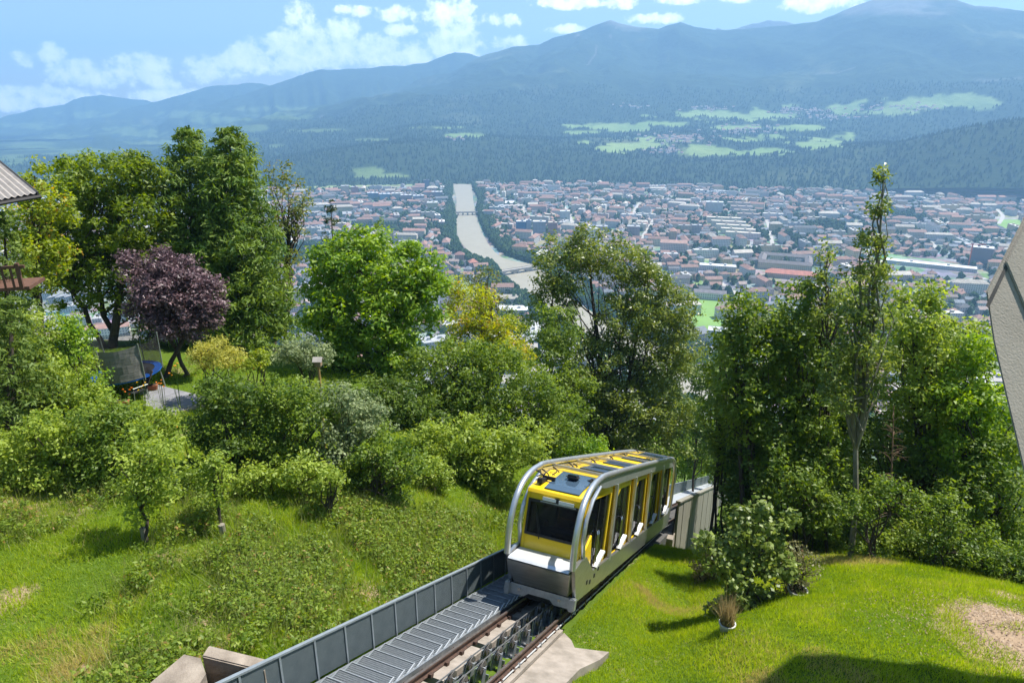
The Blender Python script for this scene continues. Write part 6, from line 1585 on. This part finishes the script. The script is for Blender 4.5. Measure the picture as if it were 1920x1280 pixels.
# garden flowers and spiky plant by the terrace
for px, py, c, lab in ((240,733,(.75,.22,.02),'orange flowers beside the garden chair'),(300,716,(.75,.25,.02),'single orange flower head behind the terrace'),(262,722,(.70,.45,.02),'yellow flowers behind the garden chair'),(325,694,(.75,.30,.02),'orange-yellow flowers right of the trampoline'),(345,800,(.65,.35,.05),'orange-tinged pot plant at the terrace corner')):
    p = at(px, py, 25.5 if py < 780 else 22.6); p0 = np.array([p[0], p[1], gz(p[0], p[1])]); root = thing('flower_plant', p0, lab, 'flowers', 'garden flowers by the terrace')
    C = p + rng.normal(size=(5, 3)) * .10
    tag(crown_obj('petals', leaf_geo(C, np.full(5, .035), 12, .04, int(px), .6, .8), leafmat('petal%d' % px, c, tuple(min(.8, x*1.2) for x in c), .3), root, p0), kind='stuff')
    mb = MB()
    for c_ in C: mb.tube([p0, (p0 + c_)/2 + rng.normal(size=3)*.03, c_], .008, 4, cap=False)
    mb.build('stems', MATS['leaf_mid_green'], root)
    crown_obj('leaves', leaf_geo(p0 + np.array([0, 0, .18]) + rng.normal(size=(6, 3)) * .08, np.full(6, .12), 14, .09, int(px) + 1), L_mid, root, p0)
p = at(212, 755, 24.5); p0 = np.array([p[0], p[1], gz(p[0], p[1]) + .1]); n_ = 60; a = rng.uniform(0, 6.3, n_)
V, F = blades(p0 + np.c_[.05*np.cos(a), .05*np.sin(a), np.zeros(n_)], rng.uniform(.5, 1.1, n_), np.full(n_, .05), 8, .5)
me = np_mesh('spiky_plant', V - p0, F, [L_lime], False, {'tint': ('FACE', 'FLOAT', rng.random(n_))}); tag(link('spiky_plant', me, None, tuple(p0)), 'spiky long-leaved plant left of the slab terrace', 'plant')

# ================================================================ grass and weeds
def trk(x, y): return x * TC[0] + y * TC[1] - A0, x * TD[0] + y * TD[1]
def lawn_points(x0, x1, y0, y1, dens, seed, side):
    r_ = np.random.default_rng(seed); n_ = int((x1 - x0) * (y1 - y0) * dens)
    x = r_.uniform(x0, x1, n_); y = r_.uniform(y0, y1, n_)
    a = x * TC[0] + y * TC[1] - A0
    k = (a > .98) if side > 0 else (a < -2.05)
    x, y, a = x[k], y[k], a[k]; z = ground(x, y)
    px, py, zc = project(np.c_[x, y, z]); k = (px > -60) & (px < 1980) & (py < 1340) & (py > 560) & (zc > 2)
    x, y, z, a = x[k], y[k], z[k], a[k]
    b = bare_mask(x, y) + .35 * fbm(x * .9, y * .9, 3, 2); k = b + r_.uniform(-.25, .25, len(x)) < .55
    return np.c_[x, y, z][k], a[k]
def in_apron(P):
    d_ = P; aa_ = d_ @ TC - A0
    s_ = (d_ + HT * TN) @ TD
    return (aa_ < 2.0 - .18 * (17.2 - s_).clip(0) * .6) & (s_ < 17.2) & (s_ > 8)
L_grass = leafmat('lawn_grass', (.140, .245, .014), (.380, .465, .036), .45, .5, .3, autumn=(.42, .36, .13))
L_weed = leafmat('weed_leaves', (.075, .145, .010), (.270, .345, .040), .42, .5, .3, autumn=(.30, .20, .06))
P, a = lawn_points(.0, 24, 9.5, 26, 1500, 3, 1); P = P[~in_apron(P)]; n_ = len(P)
pat = fbm(P[:, 0] * .8, P[:, 1] * .8, 4, 8)
h = rng.uniform(.05, .13, n_) * (1 + .35 * pat); h[rng.random(n_) < .02] *= 2.2
V, F = blades(P, h, rng.uniform(.010, .020, n_), 5, .6)
me = np_mesh('lawn_grass', V, F, [L_grass], False, {'tint': ('FACE', 'FLOAT', np.clip(.45 + .30 * pat + .5 * smooth(fbm(P[:, 0] * .35, P[:, 1] * .35, 4, 28), .45, .9) + rng.normal(0, .20, n_), 0, 1))})
tag(link('lawn_grass', me), 'short bright grass of the lawn right of the track', 'grass', kind='stuff')
P, a = lawn_points(-24, 8, 7.5, 30, 900, 4, -1); _, ppy, _ = project(P); P = P[(ppy > 880) | (rng.random(len(P)) < .45)]; n_ = len(P)
pat = fbm(P[:, 0] * .7, P[:, 1] * .7, 4, 18)
ppx, ppy, _ = project(P)
bank = smooth(ppx - (ppy - 950) * -1.2, 380, 620) * smooth(ppy, 930, 970)
h = rng.uniform(.05, .14, n_) * (1 + .5 * pat) * (1 + .6 * bank); h[rng.random(n_) < .03] *= 2.0
V, F = blades(P, h, rng.uniform(.012, .024, n_), 6, .65)
me = np_mesh('meadow_grass', V, F, [L_grass], False, {'tint': ('FACE', 'FLOAT', np.clip(.40 + .3 * pat - .10 * bank + .5 * smooth(fbm(P[:, 0] * .4, P[:, 1] * .4, 4, 38), .4, .85) + rng.normal(0, .22, n_), 0, 1))})
tag(link('meadow_grass', me), 'uneven sunny grass of the meadow left of the fence', 'grass', kind='stuff')
# weeds: broad-leaved clumps on the bank
r_ = np.random.default_rng(77); n_ = 60000
wpx = r_.uniform(-40, 980, n_); wpy = r_.uniform(930, 1290, n_)
x = r_.uniform(-20, 4, n_); y = r_.uniform(8, 26, n_); z = ground(x, y); qx, qy, qc = project(np.c_[x, y, z]); a = x * TC[0] + y * TC[1] - A0
mask = fbm(x * .55, y * .55, 4, 44) + 1.1 * smooth(qx + (qy - 1050) * .9, 250, 620) * smooth(qy, 925, 980) * (1 - smooth(qy - (1290 - .33 * (qx - 470)), -90, 10)) 
k = (a < -2.4) & (mask + r_.normal(0, .25, n_) > .72) & (qy > 915) & (qx < 1000)
C = np.c_[x, y, z + r_.uniform(.05, .42, n_)][k][:8500]
geo = leaf_geo(C, r_.uniform(.12, .30, len(C)), 16, .105, 9, .6, .5, False, .8)
me = np_mesh('bank_weeds', geo[0], geo[1], [L_weed], False, {'tint': ('FACE', 'FLOAT', geo[2])}); tag(link('bank_weeds', me), 'rough weeds and brambles covering the bank left of the fence', 'weeds', kind='stuff')
n_ = 26000; i = r_.integers(0, len(C), n_); P = C[i] + r_.normal(size=(n_, 3)) * np.array([.35, .35, 0]); P[:, 2] = ground(P[:, 0], P[:, 1])
k = (P @ TC - A0) < -2.2; P = P[k]; n_ = len(P)
V, F = blades(P, r_.uniform(.25, .75, n_), r_.uniform(.010, .02, n_), 12, .55)
me = np_mesh('tall_grass', V, F, [leafmat('tall_grass_blades', (.120, .170, .030), (.330, .340, .120), .4)], False, {'tint': ('FACE', 'FLOAT', r_.random(n_))}); tag(link('tall_grass', me), 'tall seeding grass among the weeds on the bank', 'grass', kind='stuff')
# dead leaves and litter on the worn patch
p = BARE_P[(1880, 1165)]; n_ = 5200
P = np.c_[p[0] + r_.normal(size=n_) * 1.5, p[1] + r_.normal(size=n_) * 1.4, np.zeros(n_)]; P[:, 2] = ground(P[:, 0], P[:, 1]) + .015
geo = leaf_geo(P, np.full(n_, .02), 1, .06, 31, 2.0, .5, True, .2)
me = np_mesh('leaf_litter', geo[0], geo[1], [leafmat('litter', (.16, .10, .06), (.42, .31, .20), .1)], False, {'tint': ('FACE', 'FLOAT', geo[2])}); tag(link('leaf_litter', me), 'dry brown straw and litter on the worn soil at the right', 'litter', kind='stuff')
